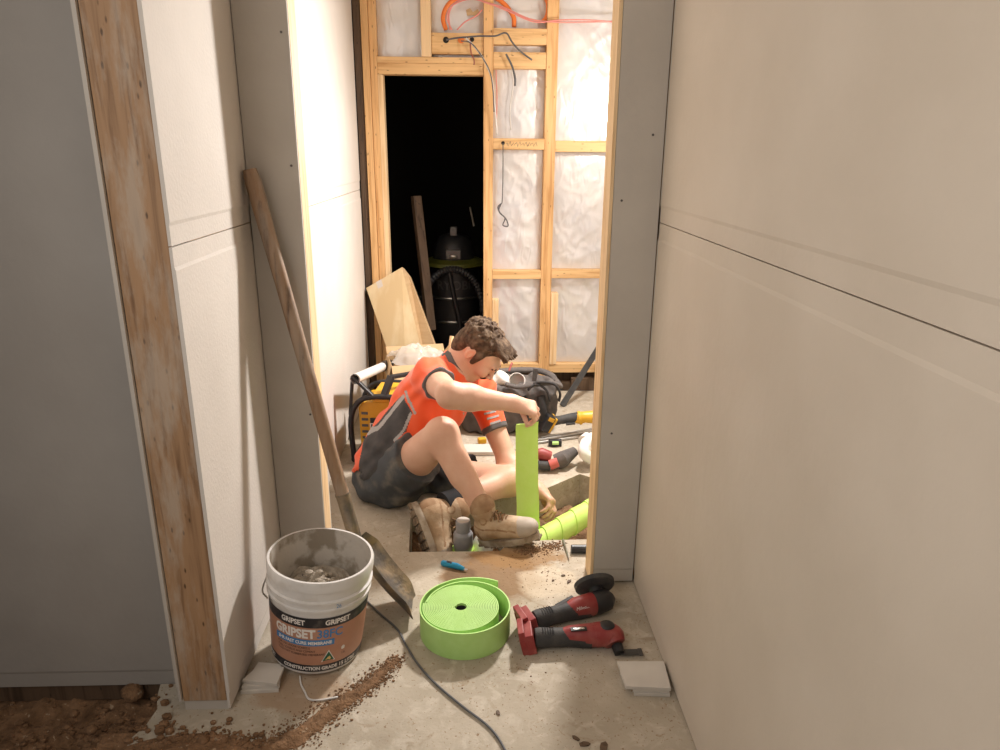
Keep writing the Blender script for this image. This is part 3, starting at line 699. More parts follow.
# ---- board offcuts
def offcut(pts, z0, z1, label, grp, m='tile_cut'):
    c = sum((Vector((p[0], p[1], 0)) for p in pts), Vector())/len(pts)
    mb = MB(); mb.prism([(p[0]-c.x, p[1]-c.y) for p in pts], 0, z1-z0)
    o = mb.build('board_offcut', m, bevel=.0006); o.location = (c.x, c.y, z0); tag(o, label, 'board offcut', grp); return o
g1 = 'board offcuts stacked by the white pail'; g2 = 'board offcuts stacked against the right wall'
def shf(p, dx, dy): return [(a+dx, b+dy) for a, b in p]
b1 = [P2(241, 694), P2(279, 692), P2(281, 671), P2(258, 669)]
offcut(shf(b1, .0, -.002), .0005, .0105, 'lowest cream board offcut in the stack beside the white pail', g1)
offcut(shf(b1, .002, .004), .011, .0205, 'middle cream board offcut in the stack beside the white pail', g1)
offcut([P2(242, 680, .03), P2(277, 684, .03), P2(284, 667, .03), P2(258, 666, .03)], .021, .0305, 'topmost cream board offcut in the stack beside the white pail', g1)
b2 = [P2(634, 696), P2(670, 697), P2(665, 668), P2(630, 668)]
offcut(b2, .0005, .0095, 'lowest pale board offcut under the stack at the right wall', g2)
offcut(shf(b2, -.003, .003), .010, .0190, 'middle pale board offcut in the stack at the right wall', g2)
offcut([P2(626, 686, .03), P2(671, 688, .03), P2(664, 661, .03), P2(617, 661, .03), P2(620, 668, .03), P2(620.5, 672, .03), P2(623, 678, .03)], .0195, .0295, 'topmost pale board offcut with a snapped left edge at the right wall', g2)
# ---- power tools (body axis along local +x, foot at -x)
def text_flat(txt, size, mtx, m, parent, nm='lettering', shear=0, bold=0, align='CENTER'):
    v, f = text_polys(txt, size, shear, bold, align); b = MB(); b._new([mtx @ Vector((p.x, p.y, 0)) for p in v], f); return b.build(nm, m, parent)
def tool_common(root, L, lean=0):
    mb = MB(); xs = [0, .012, .05, .10, .14, L]
    mb.tube([(x, 0, .045) for x in xs], [.028, .031, .0285, .029, .033, .035], 18, ry=.92, up=(0, 0, 1)); mb.build('grip', 'rubber', root, smooth=True)
    mb = MB()
    for i in range(5): mb.tube([(.022+i*.0075, .026*math.cos(a), .045+.0305*math.sin(a)) for a in [math.radians(50+k*10) for k in range(9)]], .0016, 5)
    mb.build('grip_ribs', 'black', root)
    # battery foot: angular open red housing
    f = MB(); R = Matrix.Translation((-.006, 0, .045)) @ Matrix.Rotation(math.radians(-14), 4, 'Y')
    f.box((-.022, -.036, -.030), (.004, .036, .036), R); f.box((-.036, -.036, .018), (-.018, .036, .052), R); f.box((-.038, -.034, -.030), (-.018, -.024, .03), R); f.box((-.038, .024, -.030), (-.018, .034, .03), R)
    f.box((-.038, -.034, -.031), (-.018, .034, -.024), R); ft = f.build('battery_foot', 'red', root, bevel=.0025)
    f = MB(); f.box((-.0235, -.020, -.030), (-.021, .020, .014), R); f.build('contact_plate', 'black', ft)
def place_tool(px0, px1, z=0):
    a = fl(*px0); b = fl(*px1); ang = math.atan2(b.y-a.y, b.x-a.x); return a, ang
OX = .010
# angle grinder (rear)
a, ang = place_tool((531, 632), (603, 613))
g = thing('angle_grinder', 'red and black cordless angle grinder with round disc guard by the jamb', 'power tool', (a.x+OX, a.y+.012, -.012), 'red cordless tools on the concrete', (0, 0, ang), local=True)
tool_common(g, .175)
mb = MB(); mb.tube([(.10, 0, .052), (.13, 0, .052), (.185, 0, .050), (.192, 0, .050)], [.020, .032, .037, .034], 18, ry=.95, up=(0, 0, 1)); mb.build('motor_cover', 'red', g, smooth=True)
mb = MB(); mb.tube([(.190, 0, .050), (.200, 0, .050), (.235, .004, .052), (.250, .01, .055)], [.034, .037, .036, .024], 18, up=(0, 0, 1)); mb.build('gear_head', 'black', g, smooth=True)
mb = MB(); mb.bar((.080, .022, .056), (.138, .028, .070), .014, .012); mb.build('paddle_switch', 'black', g, bevel=.002)
RM = Matrix.Translation((.222, .052, .075)) @ Matrix.Rotation(math.radians(-62), 4, 'X') @ Matrix.Rotation(math.radians(12), 4, 'Y')
mb = MB(); mb.lathe([(.010, -.010), (.048, -.010), (.060, -.004), (.062, .010), (.059, .010), (.057, .0), (.012, -.004)], (0, 0, 0), 40, RM); gd = mb.build('disc_guard', 'rubber', g, smooth=True)
mb = MB(); mb.lathe([(.0, .004), (.054, .004), (.054, .0065), (0, .0065)], (0, 0, 0), 40, RM); mb.build('grinding_disc', 'dark_steel', gd, smooth=True)
mb = MB(); mb.lathe([(.0, .006), (.014, .006), (.016, .012), (.010, .017), (0, .017)], (0, 0, 0), 16, RM); mb.build('disc_nut', 'steel', gd, smooth=True)
mb = MB(); mb.tube([(.222, .03, .062), (.222, .052, .074)], .022, 16); mb.build('spindle_collar', 'black', g, smooth=True)
def logo(parent, x, z, yo, size, tilt):
    Mx = Matrix.Translation((x, yo, z)) @ Matrix.Rotation(tilt, 4, 'X'); text_flat('Milwaukee', size, Mx, 'ink_white', parent, shear=.3)
logo(g, .150, .064, -.0305, .014, math.radians(58))
g.scale = (1.08, 1, 1)
OX = 0
# multi tool (front)
a, ang = place_tool((535, 650), (612, 648))
g = thing('multi_tool', 'red and black oscillating multi tool with a flat black blade', 'power tool', (a.x+OX, a.y+.012, -.012), 'red cordless tools on the concrete', (0, 0, ang), local=True)
tool_common(g, .165)
mb = MB(); mb.tube([(.07, 0, .056), (.10, 0, .054), (.16, 0, .051), (.19, 0, .050)], [.014, .026, .0335, .036], 18, ry=.97, up=(0, 0, 1)); mb.build('motor_cover', 'red', g, smooth=True)
mb = MB(); mb.tube(curve_pts([(.178, 0, .05), (.205, 0, .052), (.228, -.004, .046), (.236, -.022, .034)], 4), [.036]*5+[.037]*5+[.034, .032, .030], 18, up=(0, 0, 1)); mb.build('gear_head', 'red', g, smooth=True)
mb = MB(); mb.ell((.212, .0, .083), (.024, .022, .008), 16); mb.build('blade_lock', 'black', g, smooth=True)
mb = MB(); mb.tube([(.240, -.026, .030), (.243, -.050, .022)], [.017, .015], 16); mb.build('spindle', 'black', g, smooth=True)
mb = MB(); mb.box((.245, -.056, .020), (.30, -.032, .023)); mb.box((.30, -.060, .020), (.312, -.028, .0225)); mb.build('flat_blade', 'dark_steel', g, bevel=.001)
mb = MB(); mb.bar((.103, -.014, .0815), (.150, -.014, .0835), .016, .003); mb.build('speed_dial', 'black', g); MB().bar((.110, -.0145, .0832), (.143, -.0145, .0848), .007, .003).build('dial_window', 'steel', g)
# ---- small things on the slab
kn = thing('utility_knife', 'small blue utility knife lying near the trench edge', 'knife', fl(452, 568), rot=(0, 0, math.atan2((fl(464, 571)-fl(441, 565)).y, (fl(464, 571)-fl(441, 565)).x)), local=True)
MB().tube([(-.042, 0, .010), (-.036, 0, .010), (.02, .002, .011), (.048, 0, .009)], [.008, .012, .012, .007], 10, ry=.7).build('knife_body', 'blue', kn, smooth=True)
MB().box((-.02, -.004, .019), (0, .004, .0225)).build('slider', 'black', kn); MB().box((.045, -.005, .008), (.060, .005, .009)).build('blade', 'steel', kn)
o = MB().tube([fl(563, 540, .006), fl(566, 549, .006), fl(569, 561, .004)], [.005, .004, .001], 8).build('pencil_bit', 'steel', smooth=True); tag(o, 'thin grey metal spike lying right of the green wrapped pipe end', 'tool bit')
o = MB().tube([fl(571, 549, .016), fl(588, 549, .016)], .016, 14).build('pipe_plug', 'black', bevel=.002); tag(o, 'short black cylindrical plug on the slab beside the jamb', 'plug')
def yaw_pts(l): return [fl(x, y, .005) for x, y in l]
o = MB().tube(curve_pts(yaw_pts([(350, 583), (366, 600), (378, 612), (397, 629), (406, 645), (418, 664), (436, 684), (462, 706), (490, 728), (506, 752), (520, 790)]), 6), .0032, 8).build('power_cord', 'grey_wire', smooth='all')
tag(o, 'thin dark cord running from behind the pail across the concrete', 'cord')
# chips
chips = [(563, 576, .010, 'dark'), (569, 582, .012, 'dark'), (553, 581, .006, 'brown'), (585, 745, .014, 'brown'), (498, 713, .010, 'dark'), (576, 739, .011, 'dark'), (603, 748, .018, 'dark')]
words = {0: 'small dark chip left of the disc guard', 1: 'second dark chip nearest the disc guard', 2: 'tiny brown chip among crumbs above the grinder', 3: 'brown sliver at the bottom edge of the concrete', 4: 'small dark chip beside the thin cord', 5: 'dark chip near the bottom middle of the floor', 6: 'dark flat lump at the very bottom of the floor'}
for i, (x, y, r, c) in enumerate(chips):
    p = fl(x, y); mb = MB(); n = 7; pol = [(r*random.uniform(.6, 1.1)*math.cos(k*6.283/n), r*.6*random.uniform(.6, 1.1)*math.sin(k*6.283/n)) for k in range(n)]
    mb.prism(pol, 0, .004); o = mb.build('chip', 'dark_wood'); o.location = (p.x, p.y, .0003); o.rotation_euler.z = random.uniform(0, 3); tag(o, words[i], 'debris')
# spilled soil: line on the slab and heaps at the left
def scatter(name, label, pts, n, spread, rmin, rmax, m='soil', base=None):
    mb = MB()
    for k in range(n):
        i = random.uniform(0, len(pts)-1.001); j = int(i); t = i-j
        c = Vector(pts[j])*(1-t)+Vector(pts[j+1])*t; s_ = spread[j]*(1-t)+spread[j+1]*t; zb = c.z
        r = random.uniform(rmin, rmax)*random.choice((.5, .7, 1)); x = c.x+random.gauss(0, s_); y = c.y+random.gauss(0, s_)
        if base: zb = base(x, y)
        mb.ell((x, y, zb+r*.4), (r, r*random.uniform(.6, 1), r*.65), 6)
    o = mb.build(name, m, weld=False); tag(o, label, 'soil', kind='stuff'); return o
l1 = [fl(x, y) for x, y in ((262, 752), (300, 735), (335, 708), (362, 690), (380, 675), (398, 658))]
mb = MB(); vs = []; cl = curve_pts(l1, 8)
for i, p in enumerate(cl):
    t = i/(len(cl)-1); wd = (.026*(1-t)**.7+.005); d = (cl[min(i+1, len(cl)-1)]-cl[max(i-1, 0)]).normalized(); s_ = Vector((d.y, -d.x, 0))
    for j in range(9):
        u = -1+j/4; ww = wd*(1+.35*fbm((p.x, p.y, j), 30)); vs.append(p+s_*u*ww+Vector((0, 0, max(0, (1-u*u))*(.013*(1-t)+.003)*(1+1.3*fbm((p.x+u*.03, p.y+u*.02, 0), 110))-.0005)))
mb._new(vs, [(i*9+j, i*9+j+1, i*9+j+10, i*9+j+9) for i in range(len(cl)-1) for j in range(8)])
o = mb.build('soil_trail', 'soil', smooth='all'); tag(o, 'trail of brown soil running across the concrete below the pail', 'soil', kind='stuff')
scatter('soil_crumbs', 'loose brown soil crumbs scattered along the trail below the pail', l1, 3200, [.030, .028, .022, .018, .016, .012], .001, .0048)
l2 = [fl(160, 755), fl(190, 748), fl(225, 742), fl(262, 752)]
scatter('soil_heap', 'brown soil and stones heaped around the foot of the timber stud', l2, 900, [.03, .03, .025, .02], .002, .010)
def hz(x, y): return .022*max(0, 1-math.hypot((x+.70)/.22, (y-1.36)/.12))*(1+.5*fbm((x, y, 0), 25))-.001
grid(mb := MB(), -.93, -.48, 1.24, 1.48, 60, 40, hz); o = mb.build('soil_mound', 'soil', smooth='all'); tag(o, 'low mound of brown soil at the bottom left of the concrete', 'soil', kind='stuff')
l3 = [(-1.9, 1.6, 0), (-1.3, 1.58, 0), (-.92, 1.58, 0)]
scatter('clods', 'dark brown clods covering the ground below the grey board', [(-1.7, 1.35, 0), (-1.3, 1.45, 0), (-.95, 1.5, 0), (-.9, 1.4, 0)], 900, [.14, .12, .08, .08], .003, .016, base=lambda x, y: gz(x, y) if x < -.86 else 0)
for i, (x, y, r, lb) in enumerate([(133, 696, .030, 'fist-sized brown clod against the slab edge'), (92, 731, .016, 'small brown clod on the dark ground'), (75, 715, .013, 'round brown clod on dark ground below the grey board'), (203, 743, .016, 'brown clod in the soil by the timber stud')]):
    p = fl(x, y, -.03 if i < 3 else 0); mb = MB(); mb.ell((0, 0, 0), (r, r*.85, r*.8), 14); 
    for v in mb.b.verts: v.co *= 1+.35*fbm(tuple(v.co+Vector((i, 0, 0))), 40)
    o = mb.build('clod', 'soil', smooth='all'); o.location = (p.x, p.y, p.z+r*.4); tag(o, lb, 'clod')
scatter('floor_crumbs', 'small brown crumbs scattered over the concrete by the trench', [fl(500, 570), fl(545, 562), fl(570, 590), fl(550, 640), fl(520, 700)], 500, [.07, .07, .06, .09, .1], .0008, .0028)
scatter('trench_rubble', 'loose soil spilled on the trench edge under the boot', [fl(520, 553), fl(545, 548), fl(560, 545)], 500, [.018, .02, .015], .0012, .005)
# ---- pipes in the trench
pp = thing('wrapped_pipe', 'drain pipe spirally wrapped in lime green foam, in the trench', 'pipe', (.3, 2.6, -.09))
A = Vector((.215, 2.50, -.105)); B = at(596, 508, 2.66); B = A+(B-A)*1.0; ext = B+(B-A)*.9
def spiralpipe(a, b, r, n, m, parent, nm):
    d = b-a; L = d.length; q = 30
    for k in range(n):
        p = a+d*(k/n); e = a+d*((k+1.08)/n); mb = MB()
        sk = Vector((-.25, .2, .1)).cross(d.normalized())*.0
        vs = []; dd = d.normalized(); x = dd.orthogonal().normalized(); y = dd.cross(x)
        for ri, (pt, rr) in enumerate(((p, r*.80), (p, r*1.07), (p.lerp(e, .5), r*1.03), (e, r*.97), (e, r*.8))):
            for j in range(q):
                a_ = 2*math.pi*j/q; o_ = x*math.cos(a_)+y*math.sin(a_); vs.append(pt+o_*rr+dd*(.020*math.sin(a_+1.2)))
        mb._new(vs, [(i*q+j, i*q+(j+1) % q, (i+1)*q+(j+1) % q, (i+1)*q+j) for i in range(4) for j in range(q)]+[tuple(range(q))[::-1], tuple(range(4*q, 5*q))])
        mb.build(nm, m, parent, smooth=True)
spiralpipe(A, ext, .047, 9, 'green_wrap', pp, 'foam_wrap')
MB().tube([A-(B-A).normalized()*.13, A+(B-A).normalized()*.02], .038, 24).build('bare_pipe', 'white_pvc', pp, smooth=True)
sp = thing('stand_pipe', 'upright grey capped pipe standing between the two boots', 'pipe', (-.0427, 2.43, -.15))
c = Vector((-.0427, 2.43, 0)); MB().lathe([(0, .066), (.026, .066), (.0275, .064), (.0280, .058), (.0275, .020), (.036, .012), (.0375, .008), (.0375, -.045), (.034, -.05), (.034, -.16)], c, 32).build('riser', 'grey_pvc', sp, smooth=True)
MB().lathe([(0, .0675), (.024, .0675), (.0245, .0665), (0, .0665)], c, 32).build('cap', 'board_grey', sp, smooth=True); MB().lathe([(.034, -.058), (.043, -.052), (.044, -.16)], c, 32).build('foam_collar', 'green_wrap', sp, smooth=True)
el = thing('pipe_elbow', 'dusty white pipe elbow in the trench behind the standing boot', 'pipe', (.04, 2.47, -.1))
MB().tube(curve_pts([(.02, 2.48, -.17), (.022, 2.49, -.115), (.05, 2.51, -.065), (.10, 2.53, -.07), (.14, 2.53, -.10)], 6), .043, 22).build('elbow', 'white_pvc', el, smooth=True)
# ================================================================== CLUTTER IN THE ROOM BEYOND
# ---- leaning pale panel carton in the doorway
def quadbox(mb, p, th):     # p: 4 corners, th: thickness vector
    v = [Vector(q) for q in p]+[Vector(q)+th for q in p]
    mb._new(v, [(3, 2, 1, 0), (4, 5, 6, 7), (0, 1, 5, 4), (1, 2, 6, 5), (2, 3, 7, 6), (3, 0, 4, 7)])
lp = thing('flat_carton', 'tall pale flat carton leaning askew against the doorway', 'carton', fl(404, 400, 0))
Yt, Yb = 4.13, 3.86
TL = at(366, 288, Yt); TR = at(402, 267, Yt+.0); BL = at(406, 384, Yb); BR = at(434, 373, Yb)
BL.z = .004; BR.z = .004
nrm = (TR-TL).cross(BL-TL).normalized(); nrm = nrm if nrm.y > 0 else -nrm
mb = MB(); quadbox(mb, (TL, TR, BR, BL), nrm*.05); mb.build('carton_body', 'panel', lp, bevel=.003)
mb = MB(); q1 = TL.lerp(TR, .28)-nrm*.0006; q2 = TL.lerp(TR, .42)-nrm*.0006; mb._new([q1, q2, BL.lerp(BR, .42)-nrm*.0006, BL.lerp(BR, .28)-nrm*.0006], [(0, 1, 2, 3)]); mb.build('packing_tape', 'board_white', lp)
mb = MB(); quadbox(mb, (TR+(BL-TL)*0, at(409, 276, Yt+.03), at(446, 376, Yb+.03), BR+Vector((0.001, 0, 0))), nrm*.045); mb.build('side_flap', 'cardboard', lp)
# ---- open cardboard box with plastic film
bx = fl(424, 408); cb = thing('cardboard_box', 'open brown cardboard box on the floor behind the man', 'box', (-.285, 3.60, 0))
RB = Matrix.Translation((-.285, 3.60, 0)) @ Matrix.Rotation(math.radians(12), 4, 'Z')
mb = MB(); w_, d_, h_ = .155, .12, .37
for lo, hi in (((-w_, -d_, .002), (w_, d_, .006)), ((-w_, -d_, .002), (w_, -d_+.004, h_)), ((-w_, d_-.004, .002), (w_, d_, h_)), ((-w_, -d_, .002), (-w_+.004, d_, h_)), ((w_-.004, -d_, .002), (w_, d_, h_))): mb.box(lo, hi, RB)
mb.build('box_body', 'cardboard', cb)
for k, (a, b_, t) in enumerate((((-w_, d_, h_), (w_, d_, h_), (0, .05, .025)), ((-w_, -d_, h_), (w_, -d_, h_), (0, -.08, -.05)), ((w_, -d_, h_), (w_, d_, h_), (.05, 0, .06)), ((-w_, -d_, h_), (-w_, d_, h_), (-.02, 0, -.07)))):
    mb = MB(); a = Vector(a); b_ = Vector(b_); t = Vector(t); quadbox(mb, [RB @ q for q in (a, b_, b_+t, a+t)], RB.to_3x3() @ Vector((0, 0, .003))); mb.build('flap', 'cardboard', cb)
from mathutils import noise as mnoise
mb = MB()
def bagz(x, y):
    r = math.hypot(x/.17, y/.12); return .055*max(0, 1-r*r)+.035*mnoise.noise(Vector((x*14, y*14, 1)))+.02*mnoise.noise(Vector((x*38, y*30, 3)))
vs = []; nr, na = 18, 60
for i in range(nr+1):
    for j in range(na):
        a = 2*math.pi*j/na; R_ = 1+.18*math.sin(3*a+1)+.1*math.sin(7*a); x = .16*i/nr*math.cos(a)*R_; y = .11*i/nr*math.sin(a)*R_
        vs.append(Vector((-.29+x, 3.585+y, .392+bagz(x, y)-.03*(i/nr)**3)))
mb._new(vs, [(i*na+j, i*na+(j+1) % na, (i+1)*na+(j+1) % na, (i+1)*na+j) for i in range(nr) for j in range(na)])
o = mb.build('plastic_film', 'clear', smooth='all'); tag(o, 'crumpled clear plastic film lying on the open cardboard box', 'plastic film')
o = MB().bar(at(446, 378, 3.45), at(452, 336, 3.5), .012, .02).build('timber_strip', 'pine_pale'); o.location = (0, 0, 0); tag(o, 'pale narrow timber strip standing behind the man\'s neck', 'timber')
MB_ = None
# ---- yellow jobsite radio in a black cage
rd = thing('jobsite_radio', 'yellow jobsite radio in a black roll cage by the left wall', 'radio', (-.46, 3.22, 0))
RR = Matrix.Translation((-.405, 3.20, 0)) @ Matrix.Rotation(math.radians(-6), 4, 'Z')
mb = MB(); mb.prism([(-.115, .03), (-.12, .27), (-.10, .30), (.10, .30), (.12, .27), (.115, .03)], -.09, .09, RR @ Matrix.Rotation(math.pi/2, 4, 'X')); mb.build('radio_body', 'yellow', rd, bevel=.008)
mb = MB(); mb.box((-.065, -.098, .13), (.075, -.0915, .225), RR); fp = mb.build('badge', 'black', rd, bevel=.003)
v, f = text_polys('DEWALT', .036, 0, .001); b = MB(); b._new([RR @ Vector((p.x+.005, -.0992, .175+p.y)) for p in v], f); b.build('lettering', 'ink_white', rd)
mb = MB()
for i in range(7): mb.box((-.105, -.0935, .06+i*.03), (-.075, -.0915, .072+i*.03), RR)
mb.build('vents', 'dark_steel', rd)
def cage(pts, r=.011, nm='cage_bar'): MB().tube([RR @ Vector(p) for p in curve_pts(pts, 5)], r, 10).build(nm, 'black', rd, smooth=True)
cage([(-.145, -.11, .02), (-.150, -.11, .22), (-.10, -.11, .315), (0, -.11, .335), (.10, -.11, .315), (.150, -.11, .22), (.145, -.11, .02)], .013)
cage([(-.145, .11, .02), (-.150, .11, .22), (-.10, .11, .315), (0, .11, .335), (.10, .11, .315), (.150, .11, .22), (.145, .11, .02)], .013)
cage([(-.145, -.11, .02), (-.147, 0, .016), (-.145, .11, .02)], .015); cage([(.145, -.11, .02), (.147, 0, .016), (.145, .11, .02)], .015)
mb = MB(); mb.bar(RR @ Vector((-.03, -.11, .325)), RR @ Vector((-.135, -.10, .425)), .022, .016); mb.build('handle_arm', 'black', rd, bevel=.004)
mb = MB(); mb.bar(RR @ Vector((-.135, -.10, .42)), RR @ Vector((-.155, -.10, .24)), .020, .014); mb.build('handle_arm', 'black', rd, bevel=.004)
mb = MB(); mb.bar(RR @ Vector((.005, -.11, .33)), RR @ Vector((.035, -.06, .42)), .035, .020); mb.bar(RR @ Vector((.035, -.06, .415)), RR @ Vector((.15, .08, .40)), .026, .018); mb.build('handle_arm', 'black', rd, bevel=.004)
mb = MB(); mb.box((-.05, -.10, .30), (.12, .08, .345), RR); mb.build('top_cover', 'yellow', rd, bevel=.008)
mb = MB(); mb.box((.03, -.104, .308), (.085, -.099, .335), RR); mb.build('top_panel', 'canvas', rd)
a, b_ = at(355, 379, 3.10), at(382, 367, 3.55)
wpz = thing('white_pipe', 'white plastic pipe with black end laid over the radio cage', 'pipe', a)
MB().lathe([(.023, 0), (.023, (b_-a).length), (.018, (b_-a).length), (.018, 0)], a, 24, (b_-a).to_track_quat('Z', 'Y').to_matrix().to_4x4()).build('pipe_body', 'white_pvc', wpz, smooth=True)
MB().lathe([(.018, .02), (0, .02)], a, 24, (b_-a).to_track_quat('Z', 'Y').to_matrix().to_4x4()).build('pipe_inside', 'dark_wall', wpz)
MB().tube([b_, b_+(b_-a)*.6], .026, 18).build('black_sleeve', 'black', wpz, smooth=True)
# ---- canvas tool bag
tb = thing('tool_bag', 'open grey canvas tool bag with drooping black handles behind the man', 'bag', (.22, 3.55, 0))
F = Field((-.12, 3.28, -.01), (.52, 3.86, .42), .006)
for z in np.linspace(.05, .20, 4): F.cone((.06, 3.57, z), (.315, 3.57, z), .13, .115, .04)
F.plane_cut((0, 0, .008), (0, 0, -1)); F.plane_cut((0, 0, .265), (0, 0, 1), k=.01)
F.cone((-.0, 3.57, .33), (.34, 3.57, .33), .10, .10, .01, 'cut')
F.disp(lambda X, Y, Z: .006*np.sin(X*38+Z*30)*np.sin(Z*24+Y*20)+.004*np.sin(X*90+2*np.sin(Z*50)))
F.build('bag_body', 'canvas', tb)
def tube_to(parent, nm, m, pts, r, ry=None, n=10): return MB().tube(curve_pts(pts, 6), r, n, ry=ry).build(nm, m, parent, smooth='all')
tube_to(tb, 'front_rim', 'canvas', [at(505, 384, 3.44), at(518, 387, 3.43), at(533, 385, 3.43), at(552, 383, 3.45), at(560, 386, 3.5), at(556, 380, 3.62)], .012, 1.4)
tube_to(tb, 'back_rim', 'canvas', [at(492, 372, 3.66), at(520, 370, 3.68), at(540, 371, 3.68), at(552, 376, 3.64), at(556, 384, 3.6)], .016, 1.3)
tube_to(tb, 'handle', 'canvas_dark', [at(530, 385, 3.44), at(540, 382, 3.42), at(554, 384, 3.42), at(560, 393, 3.42), at(559, 401, 3.42)], .006, 2)
tube_to(tb, 'handle', 'canvas_dark', [at(528, 390, 3.42), at(536, 384, 3.42), at(546, 390, 3.42), at(550, 401, 3.42)], .006, 2)
tube_to(tb, 'strap', 'canvas_dark', [at(524, 396, 3.42), at(526, 402, 3.42), at(524, 420, 3.42)], .013, .3)
mb = MB(); mb.box((-.012, -.008, 0), (.012, .008, .07), Matrix.Translation(at(534, 381, 3.52)) @ Matrix.Rotation(.12, 4, 'Y')); mb.build('buckle_tab', 'canvas', tb, bevel=.003)
tube_to(tb, 'side_pocket', 'canvas_dark', [at(541, 396, 3.43), at(543, 410, 3.42), at(546, 428, 3.43)], .022, .8)
p0 = at(517, 381, 3.50); dr_ = Vector((-.15, -.95, .35)).normalized(); mq = dr_.to_track_quat('Z', 'Y').to_matrix().to_4x4()
o = MB().lathe([(.0, .0), (.042, .0), (.043, .07), (.039, .07), (.037, .01), (0, .01)], p0-dr_*.05, 28, mq).build('pipe_coupling', 'white_pvc', smooth=True); tag(o, 'white pipe coupling poking out of the grey tool bag', 'pipe fitting')
F = Field((.0, 3.4, .15), (.22, 3.68, .42), .006); c = at(501, 379, 3.52)
F.ell(c, (.05, .05, .04), k=.01); F.disp(lambda X, Y, Z: .006*np.sin(X*80+Z*60)); o = F.build('white_rag', 'white_pvc'); tag(o, 'bundled white rag on the tool bag behind the man', 'rag')
o = MB().tube([at(509, 371, 3.6), at(511, 365, 3.62), at(512, 363, 3.63)], .006, 8).build('red_grip', 'red'); tag(o, 'small red tool grip sticking up from the tool bag', 'tool handle')
# ---- yellow cordless tool lying beyond the hand
yt = thing('yellow_cordless_tool', 'black and yellow cordless tool lying on the far slab', 'power tool', fl(566, 428))
def seg(nm, m, pts, r, ry=None, n=16, parent=yt): return MB().tube(pts, r, n, ry=ry).build(nm, m, parent, smooth=True)
Yt = 3.42
seg('grip', 'rubber', [at(554, 421, Yt), at(560, 420, Yt), at(572, 418, Yt), at(578, 417, Yt)], [.024, .022, .026, .026])
seg('motor_cover', 'yellow', [at(574, 420, Yt), at(578, 418, Yt), at(585, 417, Yt), at(594, 417, Yt), at(602, 417, Yt)], [.020, .031, .030, .034, .030])
seg('collar_ring', 'yellow', [at(578.5, 418, Yt-.002), at(581, 417.5, Yt-.002)], .036)
seg('paddle_switch', 'rubber', [at(566, 424, Yt-.02), at(575, 423, Yt-.02)], .008)
mb = MB(); p = at(547, 422, Yt); RT = Matrix.Translation(p) @ Matrix.Rotation(math.radians(28), 4, 'Y') @ Matrix.Rotation(math.radians(15), 4, 'Z')
mb.box((-.028, -.035, -.045), (.020, .035, .045), RT); mb.build('battery_pack', 'black', yt, bevel=.006)
mb = MB(); mb.box((.018, -.034, -.042), (.032, .034, .044), RT); mb.build('battery_plate', 'yellow', yt, bevel=.004)
mb = MB(); mb.box((-.02, -.038, .020), (.012, -.0345, .04), RT); mb.build('battery_badge', 'yellow', yt)
# ---- aluminium rods
for i, (a, b_) in enumerate((((538, 440), (606, 429)), ((536, 443), (606, 433)), ((541, 437), (606, 426.5)))):
    A_ = fl(*a, .008); B_ = fl(*b_, .008); o = MB().tube([A_, B_], .006, 8).build('metal_rod', 'steel', smooth=True)
    tag(o, ['middle thin metal rod lying on the far slab', 'nearest thin metal rod lying on the far slab', 'furthest thin metal rod lying on the far slab'][i], 'rod', 'metal rods on the far slab')
vl = thing('line_level', 'small black block with a lime level vial on the slab', 'level', fl(555, 446)); c = fl(555, 446)
MB().box((c.x-.032, c.y-.014, .001), (c.x+.032, c.y+.014, .034)).build('level_body', 'black', vl, bevel=.003); MB().tube([(c.x-.016, c.y-.0145, .022), (c.x+.016, c.y-.0145, .022)], .009, 12).build('vial', 'green', vl)
# ---- red and grey tool beside the hanging strip
rt = thing('red_cordless_tool', 'red and grey cordless tool lying beyond the hanging green strip', 'power tool', fl(556, 472)); Yr = 3.03
seg('barrel', 'canvas', [at(556, 462, Yr), at(563, 459, Yr), at(572, 453, Yr+.04), at(575, 451, Yr+.05)], [.036, .038, .026, .022], parent=rt)
seg('housing', 'red', [at(537, 454, Yr), at(541, 454, Yr), at(550, 457, Yr)], [.024, .030, .027], parent=rt)
seg('battery', 'rubber', [at(538, 465, Yr-.03), at(550, 466, Yr-.03)], [.022, .023], parent=rt)
seg('battery_cap', 'marker', [at(550, 465, Yr-.032), at(558, 462, Yr-.032)], [.025, .021], parent=rt)
# ---- white trap pipe at the jamb
wt = thing('trap_bend', 'glossy white pipe trap bend on the slab beside the jamb', 'pipe', fl(585, 462))
MB().tube(curve_pts([at(600, 437, 3.16), at(592, 438, 3.12), at(586, 443, 3.06), at(584, 452, 3.02), at(590, 458, 3.02), at(601, 459, 3.05)], 6), .027, 18).build('bend', 'white_pvc', wt, smooth=True)
MB().tube([at(584, 442, 3.07), at(588, 438.5, 3.10)], .032, 18).build('collar', 'white_pvc', wt, smooth=True)
o = MB().bar(fl(562, 406, .005), at(603, 341, 4.15), .035, .012, (0, 1, 0)).build('black_bar', 'rubber', bevel=.002); tag(o, 'dark flat bar leaning from the slab to the right of the studs', 'bar')
o = MB().tube(curve_pts([fl(540, 400, .005), fl(548, 404, .01), fl(556, 398, .01), fl(552, 392, .02)], 5), .006, 6).build('strap_end', 'canvas_dark', smooth='all'); tag(o, 'loose black strap end on the slab beside the tool bag', 'strap')
